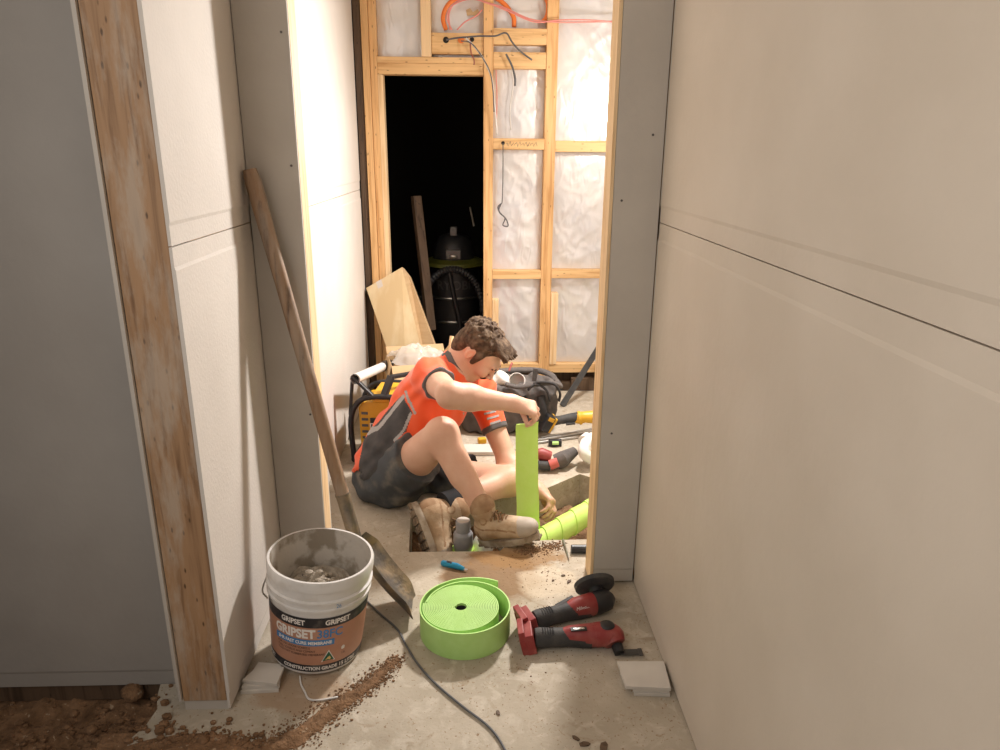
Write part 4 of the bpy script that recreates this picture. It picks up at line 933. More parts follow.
# small yellow bits and a clear tray between the man and the slab tools
o = MB().bar(fl(478, 441, .02), fl(486, 440, .02), .03, .03).build('yellow_tape_measure', 'yellow', bevel=.006); tag(o, 'small yellow tape measure on the slab behind the raised knee', 'tape measure')
mb = MB(); c = fl(478, 452, 0); mb.box((c.x-.09, c.y-.05, .001), (c.x+.09, c.y+.05, .022)); o = mb.build('parts_tray', 'tile_cut', bevel=.003); tag(o, 'pale shallow parts tray on the slab behind the man\'s knee', 'tray')
# dusty ridge behind the trench and red spray mark
o = MB().box((.095, 2.7515, -.07), (.145, 2.764, -.02)).build('spray_mark', 'marker') if 0 else None
# ---- wiring
def wire(pts, r, m, name, label, n=6, sub=6, grp=None, cat='cable'):
    o = MB().tube(curve_pts(pts, sub), r, n).build(name, m, smooth='all'); tag(o, label, cat, grp); return o
def q4(l, Y=4.17): return [at(x, y, Y) for x, y in l]
wire(q4([(446, 30), (443, 18), (448, 5), (462, -4), (485, -6), (502, 2), (513, 16), (514, 27)], 4.245), .012, 'orange_pipe', 'conduit', 'orange flexible conduit arching above the door head', 10)
wire(q4([(543, -8), (548, 4), (547, 16), (543, 22)], 4.235), .012, 'orange_pipe', 'conduit', 'short orange conduit bend right of the arch by the stud', 10)
wire(q4([(450, 30), (449, 14), (455, 3), (468, -3), (485, 2), (505, 8), (530, 19), (556, 22), (590, 22), (620, 21)], 4.185), .004, 'pink_wire', 'wire', 'pink wire looping from above the door and running right', grp='pink wires across the studs')
wire(q4([(452, 30), (447, 18), (452, 6), (470, -1), (490, 4), (510, 12), (535, 22), (560, 20), (590, 20), (622, 23)], 4.180), .0035, 'pink_wire', 'wire', 'second pink wire twisted with the one above the studs', grp='pink wires across the studs')
wire(q4([(457, 30), (465, 22), (476, 16), (482, 10)], 4.2), .0035, 'pink_wire', 'wire', 'short diagonal pink wire inside the orange arch', grp='pink wires across the studs')
wire(q4([(446, 40), (456, 38), (468, 37), (480, 36), (495, 36), (506, 33), (512, 42), (520, 51), (532, 60)]), .0045, 'grey_wire', 'cable', 'dark cable running from the drilled nogging across the stud')
wire(q4([(466, 38), (472, 44), (481, 55), (487, 66), (492, 80), (494, 100), (496, 120), (497, 135)]), .0045, 'white_wire', 'cable', 'pale cable curving down the face of the doorway stud')
wire(q4([(461, 41), (469, 42), (476, 48), (484, 60), (490, 72), (493, 90), (494, 112)], 4.165), .003, 'grey_wire', 'cable', 'thin dark cable beside the pale one on the doorway stud')
wire(q4([(470, 40), (471, 52), (474, 60), (474, 65)], 4.17), .004, 'brown_wire', 'cable', 'short brown cable hanging over the door head')
wire(q4([(506, 54), (512, 66), (515, 78), (515, 86)], 4.175), .0055, 'grey_wire', 'cable', 'short dark cable tail hanging below the second nogging')
wire(q4([(512, 45), (511, 60), (513, 85), (510, 110), (511, 130)], 4.24), .003, 'white_wire', 'cable', 'thin pale wire hanging down over the silver film')
wire(q4([(503, 143), (503, 170), (502.5, 195), (502, 203)], 4.185), .0028, 'grey_wire', 'cable', 'thin dark cable hanging from the nogging to a coiled end')
wire(q4([(502, 203), (498, 207), (500, 213), (505, 218), (503, 225), (508, 226), (506, 219), (499, 211), (501, 204)], 4.18), .0038, 'grey_wire', 'cable', 'bunched dark cable end knotted against the silver film')
wire(q4([(496, 127), (497, 100), (496, 70)], 4.19), .003, 'pink_wire', 'cable', 'thin pinkish cable running down beside the doorway stud')
wire(q4([(436, -4), (430, 2), (437, 8), (434, 4)], 4.24), .003, 'brown_wire', 'cable', 'tiny brown wire end above the jack stud') if 0 else None
for (x, y, r, m) in ((446, 40, .016, 'dark_wall'), (461, 40, .017, 'orange_pipe'), (472, 39.5, .012, 'dark_wall')):
    p = at(x, y, YB+.0118); MB().lathe([(0, 0), (r, 0), (r, .002), (0, .002)], p, 16, Matrix.Rotation(math.pi/2, 4, 'X')).build('drilled_hole', m, fw)
p = at(503, 143, YB); MB().lathe([(0, 0), (.010, 0), (.010, .002), (0, .002)], p, 14, Matrix.Rotation(math.pi/2, 4, 'X')).build('drilled_hole', 'dark_wall', fw)
o = MB()
o._new([at(x, y, 4.235) for x, y in ((466, 10), (470, 8), (473, 12), (478, 9), (480, 14), (477, 17), (472, 15), (467, 16))], [tuple(range(8))]); o = o.build('paper_scrap', 'cardboard'); tag(o, 'brown paper scrap stuck on film inside the orange arch', 'paper')
# ---- vacuum cleaner in the dark room
vc = thing('vacuum_cleaner', 'black drum vacuum cleaner with lime trim and coiled hose in the dark doorway', 'vacuum cleaner', (-.13, 4.85, 0))
c = Vector((-.13, 4.85, 0)); K = Matrix.Identity(4)
MB().lathe([(0, .08), (.15, .08), (.165, .10), (.17, .30), (.172, .31), (.17, .32), (.17, .46), (.172, .47), (.17, .48), (.168, .66), (0, .66)], c, 40).build('drum', 'black', vc, smooth=True)
for z in (.31, .47): MB().lathe([(.172, z-.007), (.176, z), (.172, z+.007)], c, 40).build('steel_hoop', 'steel', vc, smooth=True)
MB().lathe([(.165, .665), (.215, .68), (.21, .70), (.16, .72), (0, .72)], c, 40).build('lid_rim', 'lime', vc, smooth=True)
MB().lathe([(.14, .71), (.135, .80), (.10, .86), (.05, .88), (0, .88)], c, 32).build('motor_head', 'black', vc, smooth=True)
MB().box((c.x-.05, c.y-.16, .73), (c.x+.05, c.y-.13, .79)).build('switch_panel', 'dark_steel', vc, bevel=.005); MB().ell(c+Vector((0, -.165, .75)), (.025, .01, .012)).build('switch', 'steel', vc)
MB().bar(c+Vector((0, -.05, .86)), c+Vector((0, -.05, .93)), .05, .03).build('carry_handle', 'dark_steel', vc, bevel=.006)
mb = MB(); mb.box((c.x-.20, c.y-.20, .03), (c.x+.20, c.y+.15, .10)); mb.build('wheel_base', 'lime', vc, bevel=.02)
for x in (-.19, .19): MB().tube([c+Vector((x-.02, -.15, .045)), c+Vector((x+.02, -.15, .045))], .045, 18).build('wheel', 'black', vc, smooth=True)
hp = curve_pts([c+Vector(q) for q in ((-.20, -.18, .10), (-.24, -.2, .30), (-.21, -.2, .50), (-.10, -.2, .64), (.02, -.21, .67), (.13, -.2, .60), (.19, -.2, .45), (.20, -.18, .2))], 14)
MB().tube(hp, [.026 if i % 2 else .022 for i in range(len(hp))], 12).build('hose', 'black', vc)
MB().tube(curve_pts([c+Vector(q) for q in ((-.03, -.19, .66), (.0, -.195, .5), (.04, -.2, .3), (.06, -.19, .12))], 8), .016, 10).build('power_lead', 'black', vc)
v, f = text_polys('RYOBI', .085, 0, .001); b = MB(); b._new([c+Vector((.173*math.sin(p.x/.173), -.173*math.cos(p.x/.173)-.001, .53+p.y)) for p in v], f); b.build('lettering', 'ink_grey', vc)
o = MB().tube([at(470, 207, 4.7), at(474, 226, 4.72)], .006, 8).build('metal_wand', 'steel', smooth=True)
o.parent = vc; o.location = -Vector((c.x, c.y, 0)); o.name = 'wand'
o = MB().bar(at(416, 196, 4.60), at(431, 330, 4.50)*1, .06, .03).build('leaning_timber', 'dark_wood'); 
tag(o, 'dark length of timber standing in the doorway left of the vacuum cleaner', 'timber')
# ---- work light on its stand (source of the hard light, hidden behind the right jamb)
wk = thing('work_light', 'yellow tripod work light standing behind the right jamb', 'lamp', (.76, 3.46, 0))
for k in range(3):
    a = math.radians(k*120); MB().tube([(.76, 3.46, .55), (.76+.15*math.cos(a), 3.46+.15*math.sin(a), .01)], .009, 8).build('leg', 'dark_steel', wk)
MB().tube([(.76, 3.46, .5), (.76, 3.46, 1.66)], .011, 10).build('pole', 'dark_steel', wk)
RW = Matrix.Translation((.755, 3.45, 1.72)) @ (Vector((-.6, 1.9, .75))-Vector(LP)).to_track_quat('Y', 'Z').to_matrix().to_4x4()
MB().box((-.10, -.03, -.08), (.10, .03, .08), RW).build('lamp_housing', 'yellow', wk, bevel=.008)
# ================================================================== THE MAN
MT['skin'] = mat('skin', (.63, .36, .25), .52, c2=(.69, .43, .31), scale=14, bump=.08, bscale=120)
MT['skin'].node_tree.nodes['Principled BSDF'].inputs['Subsurface Weight'].default_value = .12
MT['skin'].node_tree.nodes['Principled BSDF'].inputs['Subsurface Radius'].default_value = (.012, .005, .003)
MT['shirt_orange'] = mat('shirt_orange', (.84, .098, .018), .7, bump=.06, bscale=180, sheen=.2)
MT['shirt_dark'] = mat('shirt_charcoal', (.045, .043, .045), .8, c2=(.075, .07, .068), scale=20)
MT['shirt_trim'] = mat('shirt_grey_trim', (.36, .35, .34), .6)
MT['cuff_grey'] = mat('cuff_grey', (.11, .10, .10), .8)
MT['shorts'] = mat('shorts_slate', (.062, .068, .075), .85, c2=(.19, .17, .14), scale=13, mix=(.5, .74), bump=.15, bscale=60)
MT['shorts_shaded'] = mat('shorts_shaded', (.012, .013, .018), .9)  # same cloth as the shorts; shade on the far leg painted near-black
MT['suede'] = mat('tan_suede', (.40, .265, .155), .85, c2=(.54, .41, .28), scale=18, mix=(.42, .62), bump=.25, bscale=90)
MT['suede_dark'] = mat('brown_suede', (.27, .155, .08), .85, c2=(.4, .26, .15), scale=30)
MT['toe_cap'] = mat('dusty_toe', (.48, .41, .34), .6, c2=(.36, .30, .24), scale=16)
MT['sole'] = mat('boot_sole', (.45, .38, .30), .8, c2=(.24, .18, .12), scale=22, mix=(.4, .6), bump=.2)
MT['tread'] = mat('boot_tread', (.30, .23, .16), .85, c2=(.16, .11, .07), scale=30, bump=.2)
MT['lace'] = mat('lace', (.24, .14, .07), .8)
MT['sock'] = mat('black_sock', (.012, .012, .014), .9)
MT['hair'] = mat('brown_hair', (.065, .04, .026), .85, c2=(.17, .115, .075), scale=45, mix=(.4, .7), bump=.35, bscale=140, spec=.2)
MT['moustache'] = mat('moustache', (.06, .03, .018), .7)
MT['eye'] = mat('eye_dark', (.03, .02, .018), .3)
J = dict(hipR=at(396, 478, 2.74), hipL=at(410, 474, 2.93), kneeR=at(442, 434, 2.55), ankR=at(485, 515, 2.405),
         kneeL=at(510, 481, 2.74), ankL=at(450, 503, 2.56),
         shR=at(431, 377, 2.76), elR=at(450, 395, 2.50), wrR=at(512, 403, 2.585),
         shL=at(478, 387, 3.03), elL=at(508, 462, 2.86), wrL=at(537, 489, 2.74))
pelv = at(391, 474, 2.83); belly = at(402, 445, 2.86); chest = at(432, 398, 2.89); upper = at(446, 376, 2.91); neck0 = at(454, 367, 2.91)
HCn = at(479, 350, 2.90)
man = thing('person', 'man in orange work polo and dark shorts sitting on the slab, holding a green strip', 'person', (-.33, 2.85, 0))
# head frame
ph = math.radians(57)
Fd = Vector((math.cos(ph), -.20, -math.sin(ph))).normalized(); Lf = Vector((0, 0, 1)).cross(Fd).normalized(); Lf = (Lf+Vector((0, 0, .06))).normalized(); Up = Fd.cross(Lf).normalized(); Lf = Up.cross(Fd)
def hd(f, l, u): return HCn+Fd*f+Lf*l+Up*u          # forward, left(+y, away), up
HA = (Fd, Lf, Up)
def V3(*a): return np.array(a)
# -------- body
B = Field((-.62, 2.22, -.14), (.42, 3.22, .78), .0042)
B.ell(pelv, (.145, .17, .12)).cone(pelv, belly, .125, .115, .05, flat=((0, 1, 0), 1.25)).cone(belly, chest, .115, .125, .05, flat=((0, 1, 0), 1.3)).cone(chest, upper, .12, .08, .05, flat=((0, 1, 0), 1.4))
B.cone(J['shR'], J['shL'], .055, .055, .05)
B.cone(neck0, hd(-.035, 0, -.045), .062, .056, .03)
# legs
for s_ in 'RL':
    h, k, a = J['hip'+s_], J['knee'+s_], J['ank'+s_]
    B.cone(h, k, .095, .062, .03); B.ell(k, (.064, .060, .064), k=.02)
    m_ = k.lerp(a, .34); bk_ = (h-k).normalized()
    B.cone(k, a, .053, .038, .025); B.cone(k.lerp(a, .12)+bk_*.012, k.lerp(a, .50)+bk_*.014, .050, .046, .03)
# arms
def arm(sh_, el_, wr_, r):
    B.cone(sh_, el_, .060*r, .045*r, .03); B.ell(el_, (.046*r,)*3, k=.02); B.cone(el_, el_.lerp(wr_, .3), .046*r, .049*r, .025); B.cone(el_.lerp(wr_, .3), wr_, .049*r, .031*r, .025)
arm(J['shR'], J['elR'], J['wrR'], 1.0); arm(J['shL'], J['elL'], J['wrL'], .95)
# hands
def hand(w_, f, n, curls, thumb, size=1.0, spread=.02):
    """w_: wrist, f: to the knuckles, n: back-of-hand normal; index is on the s side"""
    f = f.normalized(); n = (n-f*n.dot(f)).normalized(); s_ = n.cross(f)*thumb
    B.cone(w_, w_+f*.035*size, .030, .030, .02)
    for q in (-.026, -.009, .009, .026): B.cone(w_+f*.018*size+s_*q*.6, w_+f*.085*size+s_*q*size, .018, .0145, .012)
    tips = []
    for i, (q, L) in enumerate(zip((.030, .010, -.010, -.029), ((.043, .027, .021), (.047, .030, .022), (.044, .028, .021), (.035, .022, .019)))):
        p = w_+f*(.086-.004*abs(i-1))*size+s_*q*size; a = 0; c_ = curls[i]
        for j, l in enumerate(L):
            a += c_[j]; d = (f*math.cos(a)-n*math.sin(a)+s_*(spread*(1.5-i))).normalized(); e = p+d*l*size
            B.cone(p, e, (.0100, .0092, .0085)[j], (.0092, .0085, .0072)[j], .004); p = e
        tips.append(p)
    return f, n, s_
def R_(*a): return [math.radians(v) for v in a]
fR, nR, sR = hand(J['wrR'], at(535, 409, 2.60)-J['wrR'], Vector((.1, -.45, 1)), [R_(38, 52, 28), R_(44, 48, 28), R_(48, 48, 28), R_(52, 50, 26)], 1, 1.05)
# right thumb, from the side of the palm, tip pinching the strip
w_ = J['wrR']; t0 = w_+fR*.028+sR*.024-nR*.006; tpin = at(526.5, 423, 2.585)
B.cone(t0, t0.lerp(tpin, .5)+sR*.010, .0165, .0125, .008); B.cone(t0.lerp(tpin, .5)+sR*.010, tpin, .0120, .0092, .005)
fL, nL, sL = hand(J['wrL'], at(549, 499, 2.70)-J['wrL'], Vector((.75, .2, .65)), [R_(35, 40, 25), R_(42, 42, 25), R_(46, 44, 25), R_(50, 45, 25)], 1, .95)
w_ = J['wrL']; t0 = w_+fL*.025+sL*.024-nL*.006; t1 = t0+fL*.030+sL*.022-nL*.022; B.cone(t0, t1, .016, .012, .008); B.cone(t1, t1+fL*.030-nL*.012, .0118, .009, .005)
# head
B.ell(hd(-.016, 0, .028), (.094, .082, .080), HA, .02)         # cranium
B.ell(hd(.040, 0, -.015), (.066, .064, .086), HA, .03)         # face
B.ell(hd(.050, 0, -.080), (.046, .046, .034), HA, .03)         # jaw / chin
B.cone(hd(.00, -.045, -.065), hd(.070, -.012, -.096), .020, .018, .03).cone(hd(.00, .045, -.065), hd(.070, .012, -.096), .020, .018, .03)
B.cone(hd(.094, -.034, .026), hd(.100, 0, .022), .012, .012, .014).cone(hd(.094, .034, .026), hd(.100, 0, .022), .012, .012, .014)
B.ell(hd(.103, -.031, .004), (.013, .017, .010), HA, .008, 'cut').ell(hd(.103, .031, .004), (.013, .017, .010), HA, .008, 'cut')
B.ell(hd(.086, -.031, .004), (.013, .014, .012), HA, .003).ell(hd(.086, .031, .004), (.013, .014, .012), HA, .003)
B.cone(hd(.098, 0, .014), hd(.127, 0, -.026), .0085, .0105, .008); B.ell(hd(.116, -.013, -.030), (.010, .008, .008), HA, .005).ell(hd(.116, .013, -.030), (.010, .008, .008), HA, .005)
B.cone(hd(.100, -.018, -.055), hd(.106, 0, -.053), .0062, .0078, .005).cone(hd(.100, .018, -.055), hd(.106, 0, -.053), .0062, .0078, .005)
B.cone(hd(.098, -.016, -.067), hd(.102, 0, -.068), .0062, .0078, .004).cone(hd(.098, .016, -.067), hd(.102, 0, -.068), .0062, .0078, .004)
B.ell(hd(.088, -.048, -.020), (.02, .014, .02), HA, .02)
for q in (-1, 1):
    B.ell(hd(-.012, .081*q, .000), (.019, .010, .031), HA, .006); B.ell(hd(-.006, .090*q, .002), (.010, .008, .018), HA, .005, 'cut'); B.ell(hd(-.004, .082*q, -.024), (.009, .007, .009), HA, .004)
body = B.build('body', 'skin', man)
# -------- shirt
S = Field((-.62, 2.48, -.02), (.25, 3.30, .72), .0048)
S.ell(pelv+Vector((.0, 0, .03)), (.158, .185, .10)).cone(pelv+Vector((0, 0, .04)), belly, .142, .140, .05, flat=((0, 1, 0), 1.25)).cone(belly, chest, .140, .142, .05, flat=((0, 1, 0), 1.28)).cone(chest, upper, .135, .088, .05, flat=((0, 1, 0), 1.4))
S.cone(J['shR'], J['shL'], .073, .073, .06); S.ell(chest+Vector((.03, 0, -.01)), (.12, .16, .13), k=.04)
S.cone(neck0-Vector((.02, 0, .03)), neck0+(HCn-neck0)*.10, .078, .070, .03)
dR = (J['elR']-J['shR']).normalized(); dL = (J['elL']-J['shL']).normalized()
cR = J['shR']+dR*.125; cL = at(496, 431, 2.93)
S.cone(J['shR'], J['shR']+dR*.22, .072, .058, .03); S.cone(J['shL'], J['shL']+dL*.30, .070, .058, .03)
fold = lambda X, Y, Z: .0045*np.sin((X*.7+Z*1.0)*48+2.5*np.sin(Y*13+Z*9))*np.sin(Y*11+X*9+1)+.0028*np.sin((X*1.1-Z*.6)*85+3*np.sin(Z*20+Y*9))
S.disp(fold)
S.plane_cut(cR, dR, cR+dR*.10, .13); cL2 = J['shL']+dL*((cL-J['shL']).dot(dL)); S.plane_cut(cL2, dL, cL2+dL*.12, .14)
hemn = (pelv-chest).normalized(); h1_ = at(357, 457, 2.74); h2_ = at(404, 441, 2.70); hd_ = (h2_-h1_).normalized(); hn_ = Vector((hd_.z, 0, -hd_.x)).normalized()
S.plane_cut(h1_, hn_, pelv+Vector((.03, 0, -.09)), .24)
nkd = (HCn-neck0).normalized(); S.plane_cut(neck0+nkd*.012, nkd, neck0+nkd*.05, .10)
def inpoly(x, z, poly):
    ins = np.zeros(len(x), bool); n = len(poly)
    for i in range(n):
        x1, z1 = poly[i]; x2, z2 = poly[(i+1) % n]
        c_ = ((z1 > z) != (z2 > z)) & (x < (x2-x1)*(z-z1)/((z2-z1) or 1e-9)+x1); ins ^= c_
    return ins
def dpoly(x, z, pts):
    d = np.full(len(x), 9.)
    for (x1, z1), (x2, z2) in zip(pts, pts[1:]):
        L2 = (x2-x1)**2+(z2-z1)**2; t = np.clip(((x-x1)*(x2-x1)+(z-z1)*(z2-z1))/L2, 0, 1); d = np.minimum(d, np.hypot(x-x1-t*(x2-x1), z-z1-t*(z2-z1)))
    return d
def cz(l, Y=2.70): return [(lambda p: (p.x, p.z))(at(340+x*.28, 300+y*.28, Y)) for x, y in l]
pan = cz([(220, 358), (258, 405), (236, 470), (196, 500), (150, 700), (62, 700), (66, 545), (100, 500), (160, 430)])
st1 = cz([(222, 362), (168, 436), (125, 485), (72, 525)]); st2 = cz([(252, 410), (226, 468), (196, 500)]); st3 = cz([(230, 348), (267, 402)])
def ssel(C, N):
    x, y, z = C.T; m = np.zeros(len(x)); near = (N[:, 1] < .25) & (y < 2.86)
    m[near & inpoly(x, z, pan)] = 1
    m[near & ((dpoly(x, z, st1) < .0055) | (dpoly(x, z, st2) < .0055) | (dpoly(x, z, st3) < .006))] = 2
    d = ((C-np.array(cR))@np.array(dR)); r = np.linalg.norm(C-np.array(cR)-d[:, None]*np.array(dR), axis=1); m[(d > -.009) & (d < .01) & (r < .10)] = 3
    d = ((C-np.array(cL2))@np.array(dL)); r = np.linalg.norm(C-np.array(cL2)-d[:, None]*np.array(dL), axis=1); m[(d > -.024) & (d < .01) & (r < .10)] = 3
    return m
S.build('shirt', ['shirt_orange', 'shirt_dark', 'shirt_trim', 'cuff_grey'], man, ssel)
# collar: band round the neck
mb = MB(); x = nkd.orthogonal().normalized(); y = nkd.cross(x)
mb.lathe([(.076, -.012), (.074, .012), (.069, .030), (.064, .030), (.066, .0), (.070, -.012)], neck0+nkd*.004, 32, Matrix((( x.x, y.x, nkd.x), (x.y, y.y, nkd.y), (x.z, y.z, nkd.z))).to_4x4())
mb.build('collar', 'cuff_grey', man, smooth=True)
# sleeve stripes and chest print, laid on the cloth by ray casting onto the shirt
shirt = [c for c in man.children if c.name.startswith('shirt')][0]
from mathutils.bvhtree import BVHTree
bv = BVHTree.FromPolygons([v.co+OFF[shirt.name] for v in shirt.data.vertices], [tuple(p.vertices) for p in shirt.data.polygons])
def onshirt(px, py):
    d = _ray(px, py).normalized(); h = bv.ray_cast(Vector((0, 0, HC)), d)
    return h[0]-d*.002 if h[0] else None
mb = MB()
for (a, b_) in (((484, 414), (496, 411)), ((487, 419), (499, 415.5)), ((490, 424), (500.5, 420.5))):
    vs = []
    for i in range(5):
        for dy in (-1.1, 1.1):
            q = onshirt(a[0]+(b_[0]-a[0])*i/4, a[1]+(b_[1]-a[1])*i/4+dy)
            if q: vs.append(q)
    if len(vs) == 10: mb._new(vs, [(2*i, 2*i+1, 2*i+3, 2*i+2) for i in range(4)])
mb.build('sleeve_stripes', 'shirt_trim', man)
mb = MB()
for k in range(5):
    vs = [onshirt(463+k*1.9+dx, 412.5-k*.15+dy+((k % 2)*.8)) for dx, dy in ((0, 0), (1.2, 0), (1.2, 2), (0, 2))]
    if all(vs): mb._new(vs, [(0, 1, 2, 3)])
mb.build('chest_print', 'shirt_trim', man)
# -------- shorts
T = Field((-.62, 2.42, -.02), (.14, 3.2, .48), .0048)
T.ell(pelv+Vector((0, 0, 0)), (.163, .197, .13), k=.03)
kR, kL = J['kneeR'], J['kneeL']; hR, hL = J['hipR'], J['hipL']; uR = (kR-hR).normalized(); uL = (kL-hL).normalized()
T.cone(hR, hR.lerp(kR, .85), .122, .100, .04); T.cone(hL, hL.lerp(kL, .75), .110, .095, .04)
T.disp(lambda X, Y, Z: .004*np.sin(X*45-Z*38+2*np.sin(Y*17))+.0025*np.sin(X*90+Z*70+Y*40))
T.plane_cut((0, 0, .004), (0, 0, -1)); pR = hR.lerp(kR, .50); T.plane_cut(pR, (uR+Vector((.0, 0, -.15))).normalized(), pR+uR*.12, .16); pL = hL.lerp(kL, .62); T.plane_cut(pL, uL, pL+uL*.12, .15)
T.plane_cut(h1_-hn_*.045, -hn_)
T.build('shorts', ['shorts', 'shorts_shaded'], man, lambda C, N: ((C[:, 1] > 2.80) & (C[:, 0] > -.30)).astype(int))
mb = MB(); mb.tube([J['ankL'].lerp(J['kneeL'], t) for t in (-.1, .1, .42)], [.052, .050, .062], 20); mb.build('sock', 'sock', man, smooth=True)
# -------- boots: built in a local frame (x toe, y side, z up, sole at z=0), length ~.29
def boot(ank, toe_dir, up_dir, nm, lb, sc_=1.0):
    f = toe_dir.normalized(); u = (up_dir-f*up_dir.dot(f)).normalized(); s_ = u.cross(f)
    o_ = ank-u*.095+f*.00
    Mx = Matrix(((f.x, s_.x, u.x, o_.x), (f.y, s_.y, u.y, o_.y), (f.z, s_.z, u.z, o_.z), (0, 0, 0, 1)))
    W = lambda x, y, z: Mx @ Vector((x, y, z))
    ax = (f, s_, u)
    Q = Field(np.minimum.reduce([np.array(W(x, y, z)) for x in (-.11, .24) for y in (-.09, .09) for z in (-.03, .19)])-.01, np.maximum.reduce([np.array(W(x, y, z)) for x in (-.11, .24) for y in (-.09, .09) for z in (-.03, .19)])+.01, .0042)
    Q.ell(W(-.035, 0, .050), (.048, .042, .055), ax, .02); Q.cone(W(-.02, 0, .06), W(-.008, 0, .150), .043, .047, .02); Q.cone(W(.0, 0, .07), W(.10, .0, .042), .050, .040, .03)
    Q.ell(W(.135, 0, .035), (.068, .050, .040), ax, .02); Q.ell(W(.06, 0, .045), (.09, .042, .045), ax, .02)
    Q.cone(W(-.012, 0, .148), W(-.004, 0, .160), .052, .050, .01); Q.ell(W(-.004, 0, .175), (.040, .038, .022), ax, .005, 'cut'); Q.plane_cut(W(0, 0, .004), -u, W(.05, 0, -.03), .18)
    fr, ur, sr, orr = (np.array(v) for v in (f, u, s_, o_))
    def bs(C, N):
        X = (C-orr)@fr; Yy = (C-orr)@sr; Z = (C-orr)@ur; m = np.zeros(len(C)); m[(X > .128) & (Z < .085)] = 1
        m[(X < -.045) & (Z < .07)] = 2; m[(np.abs(Z-(.075-X*.25)) < .004) & (X < .12)] = 2; m[np.hypot(X+.005, Z-.115) < .018] = 2; m[(Z > .150)] = 2; m[(np.hypot(X+.005, Z-.115) < .012)] = 0
        return m
    up_ = Q.build(nm, ['suede', 'toe_cap', 'suede_dark'], man, bs, 1, lb)
    # sole
    outl = []
    for t in range(40):
        a = 2*math.pi*t/40; x = math.cos(a); y = math.sin(a)
        X = .055+.142*x; w_ = .044+.010*math.cos((X-.13)*9) if X > -.2 else .04; outl.append((X, y*w_*(1-.0*x)))
    Mz = Mx @ Matrix.Translation((0, 0, -.016))
    mb = MB(); mb.prism(outl, 0, .026, Mz); so = mb.build('sole', 'sole', up_, bevel=.003)
    mb = MB()
    for i in range(9):
        X = -.075+i*.0325; hw = .036 if .2 > X > -.2 else .03
        if abs((X-.055)/.142) > .95: continue
        ww = (.044+.010*math.cos((X-.13)*9))*math.sqrt(max(.05, 1-((X-.055)/.142)**2))
        for sy in (-1, 0, 1):
            mb.box((X-.012, sy*ww*.64-ww*.27, -.024), (X+.012, sy*ww*.64+ww*.27, -.0155), Mx)
    mb.build('tread_lugs', 'tread', so)
    # laces
    mb = MB()
    for i in range(6):
        t = i/5; x = .022+.060*t; z = .134-.052*t
        if i % 2 == 0 or 1: mb.tube(curve_pts([W(x-.010, -.027, z-.022), W(x+.006, -.012, z-.001), W(x+.012, .010, z), W(x-.002, .027, z-.020)], 4), .0038, 6)
        mb.tube(curve_pts([W(x-.010, .027, z-.022), W(x+.008, .008, z), W(x+.012, -.012, z), W(x+.006, -.028, z-.022)], 4), .0038, 6)
    mb.tube(curve_pts([W(.03, -.01, .13), W(.045, -.035, .135), W(.03, -.045, .11), W(.025, -.02, .122), W(.05, -.02, .128), W(.065, -.045, .10)], 5), .0028, 6)
    mb.build('laces', 'lace', up_)
    if sc_ != 1:
        for ob in [up_]+list(up_.children_recursive):
            for v in ob.data.vertices: v.co = ank+((v.co+OFF[man.name])-ank)*sc_-OFF[man.name]
    return up_
boot(at(489, 519, 2.40), Vector((.84, -.34, .30)), Vector((-.30, 0, .9)), 'boot', 'tan lace-up boot with dusty toe cap pointing right', .90)
# left boot: sole turned to the left and to us, toe down in the trench
boot(at(444, 515, 2.52), at(440, 556, 2.40)-at(420, 500, 2.52), Vector((.85, .45, .20)), 'boot', 'tan boot with its cleated sole turned left')
# -------- hair: cap over the skull plus curly locks
Hh_ = Field(np.array(HCn)-.17, np.array(HCn)+.17, .0042)
Hh_.ell(hd(-.026, 0, .046), (.094, .090, .076), HA, .01); Hh_.ell(hd(-.064, 0, -.005), (.050, .074, .068), HA, .02)
Hh_.ell(hd(.045, 0, .098), (.058, .062, .030), HA, .02); Hh_.ell(hd(-.052, 0, -.056), (.046, .060, .046), HA, .02)
Hh_.ell(hd(.118, 0, -.012), (.078, .12, .088), HA, .008, 'cut'); Hh_.ell(hd(.035, 0, -.070), (.075, .14, .062), HA, .008, 'cut'); Hh_.plane_cut(hd(0, 0, -.098), -Up, hd(-.05, 0, -.14), .12)
for q in (-1, 1): Hh_.ell(hd(-.008, .098*q, -.004), (.026, .024, .036), HA, .004, 'cut'); Hh_.cone(hd(.020, .077*q, .03), hd(.024, .076*q, -.018), .018, .011, .01)
rs = np.random.RandomState(3)
for i in range(240):
    th = rs.uniform(0, 2*math.pi); u_ = rs.uniform(-.25, 1); rr = math.sqrt(max(0, 1-u_*u_)); nx, ny, nz = rr*math.cos(th), rr*math.sin(th), u_
    if nx > .62 and nz < .62: continue
    if nx > .1 and nz < .25: continue
    p = hd(-.025+.093*nx, .088*ny, .044+.076*nz); tdir = Vector(rs.normal(size=3)); nn_ = (Fd*nx+Lf*ny+Up*nz).normalized(); tdir = (tdir-nn_*tdir.dot(nn_)).normalized()
    fw_ = (Fd*.6+tdir).normalized(); a = p-fw_*.012; b_ = p+fw_*.010+nn_*rs.uniform(-.002, .012)
    Hh_.cone(a, b_, rs.uniform(.006, .009), .0035, .003)
for i in range(26):       # tousled fringe
    l_ = rs.uniform(-.06, .06); a = hd(.052+rs.uniform(-.01, .01), l_, .098); b_ = hd(.096+rs.uniform(-.008, .012), l_+rs.uniform(-.012, .012), .100+rs.uniform(-.015, .018)); Hh_.cone(a, b_, .011, .005, .004)
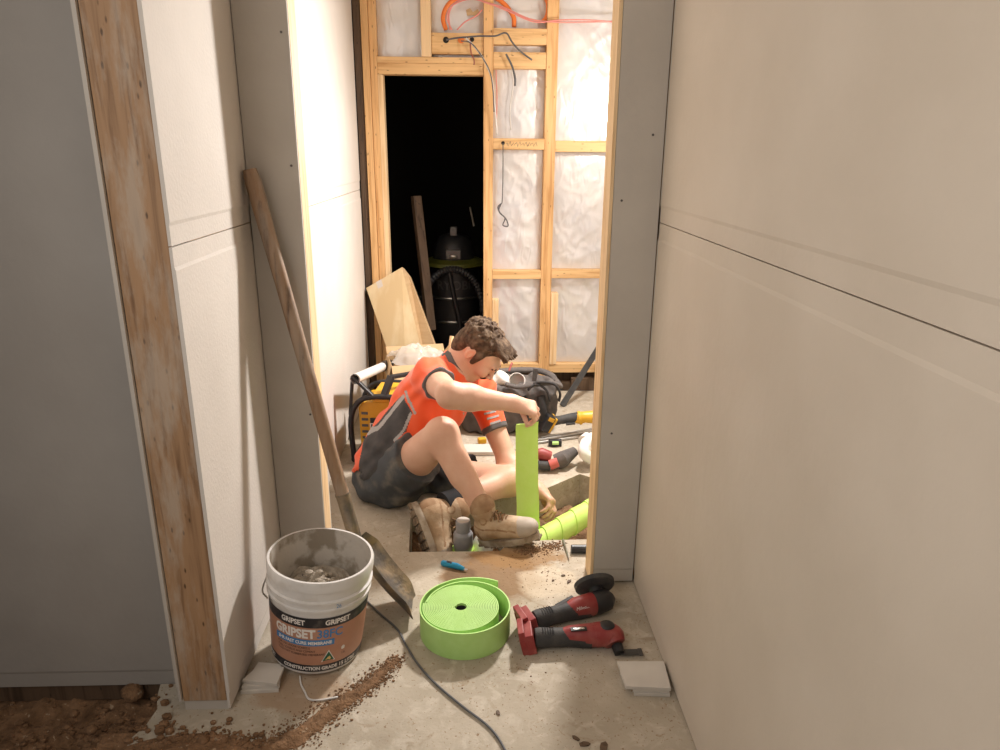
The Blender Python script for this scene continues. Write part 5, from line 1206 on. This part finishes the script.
Hh_.build('hair', 'hair', man, relax=0)
mb = MB()
for q in (-1, 1):
    mb.tube(curve_pts([hd(.113, .0015*q, -.043), hd(.110, .012*q, -.044), hd(.100, .024*q, -.051)], 4), [.0085]*4+[.0080]*4+[.005], 8, ry=.8)
mb.build('moustache', 'moustache', man, smooth=True)
mb = MB()
for q in (-1, 1): mb.tube(curve_pts([hd(.104, .014*q, .023), hd(.105, .028*q, .029), hd(.094, .046*q, .024)], 4), [.0046]*8+[.003], 6)
mb.build('eyebrows', 'moustache', man, smooth=True)
mb = MB()
for q in (-1, 1): mb.tube(curve_pts([hd(.0965, .020*q, -.001), hd(.0995, .031*q, -.004), hd(.093, .043*q, -.001)], 4), .0024, 6)
mb.build('eyelashes', 'eye', man, smooth=True)
# ================================================================== the green strip he holds
mb = MB(); Ys = 2.600
ctr = [at(527.5, 423.5, Ys+.006), at(527, 430, Ys), at(527, 450, Ys+.004), at(527, 480, Ys), at(528, 505, Ys-.01), at(528, 520, Ys-.02), at(530, 534, Ys-.02)]
ctr = curve_pts(ctr, 6); vs = []
for i, p in enumerate(ctr):
    t = i/(len(ctr)-1); hw = .0435+.003*t
    for j in range(7):
        u = -1+j/3; vs.append(p+Vector((u*hw, .004*u*u+.003*math.sin(t*7+u), (.004 if i == 0 else 0)*u)))
K = len(vs); vs += [v+Vector((0, .0035, 0)) for v in vs]; n = len(ctr)
fs = [(i*7+j, i*7+j+1, (i+1)*7+j+1, (i+1)*7+j) for i in range(n-1) for j in range(6)]; fs += [tuple(K+q for q in f)[::-1] for f in fs]
lp_ = [j for j in range(6)]+[i*7+6 for i in range(n-1)]+[(n-1)*7+j for j in range(6, 0, -1)]+[i*7 for i in range(n-1, 0, -1)]
fs += [(lp_[i], lp_[(i+1) % len(lp_)], K+lp_[(i+1) % len(lp_)], K+lp_[i]) for i in range(len(lp_))]
mb._new(vs, fs); o = mb.build('foam_strip', 'green_wrap', smooth=True); tag(o, 'lime green foam strip hanging straight down from the man\'s hand', 'foam strip')
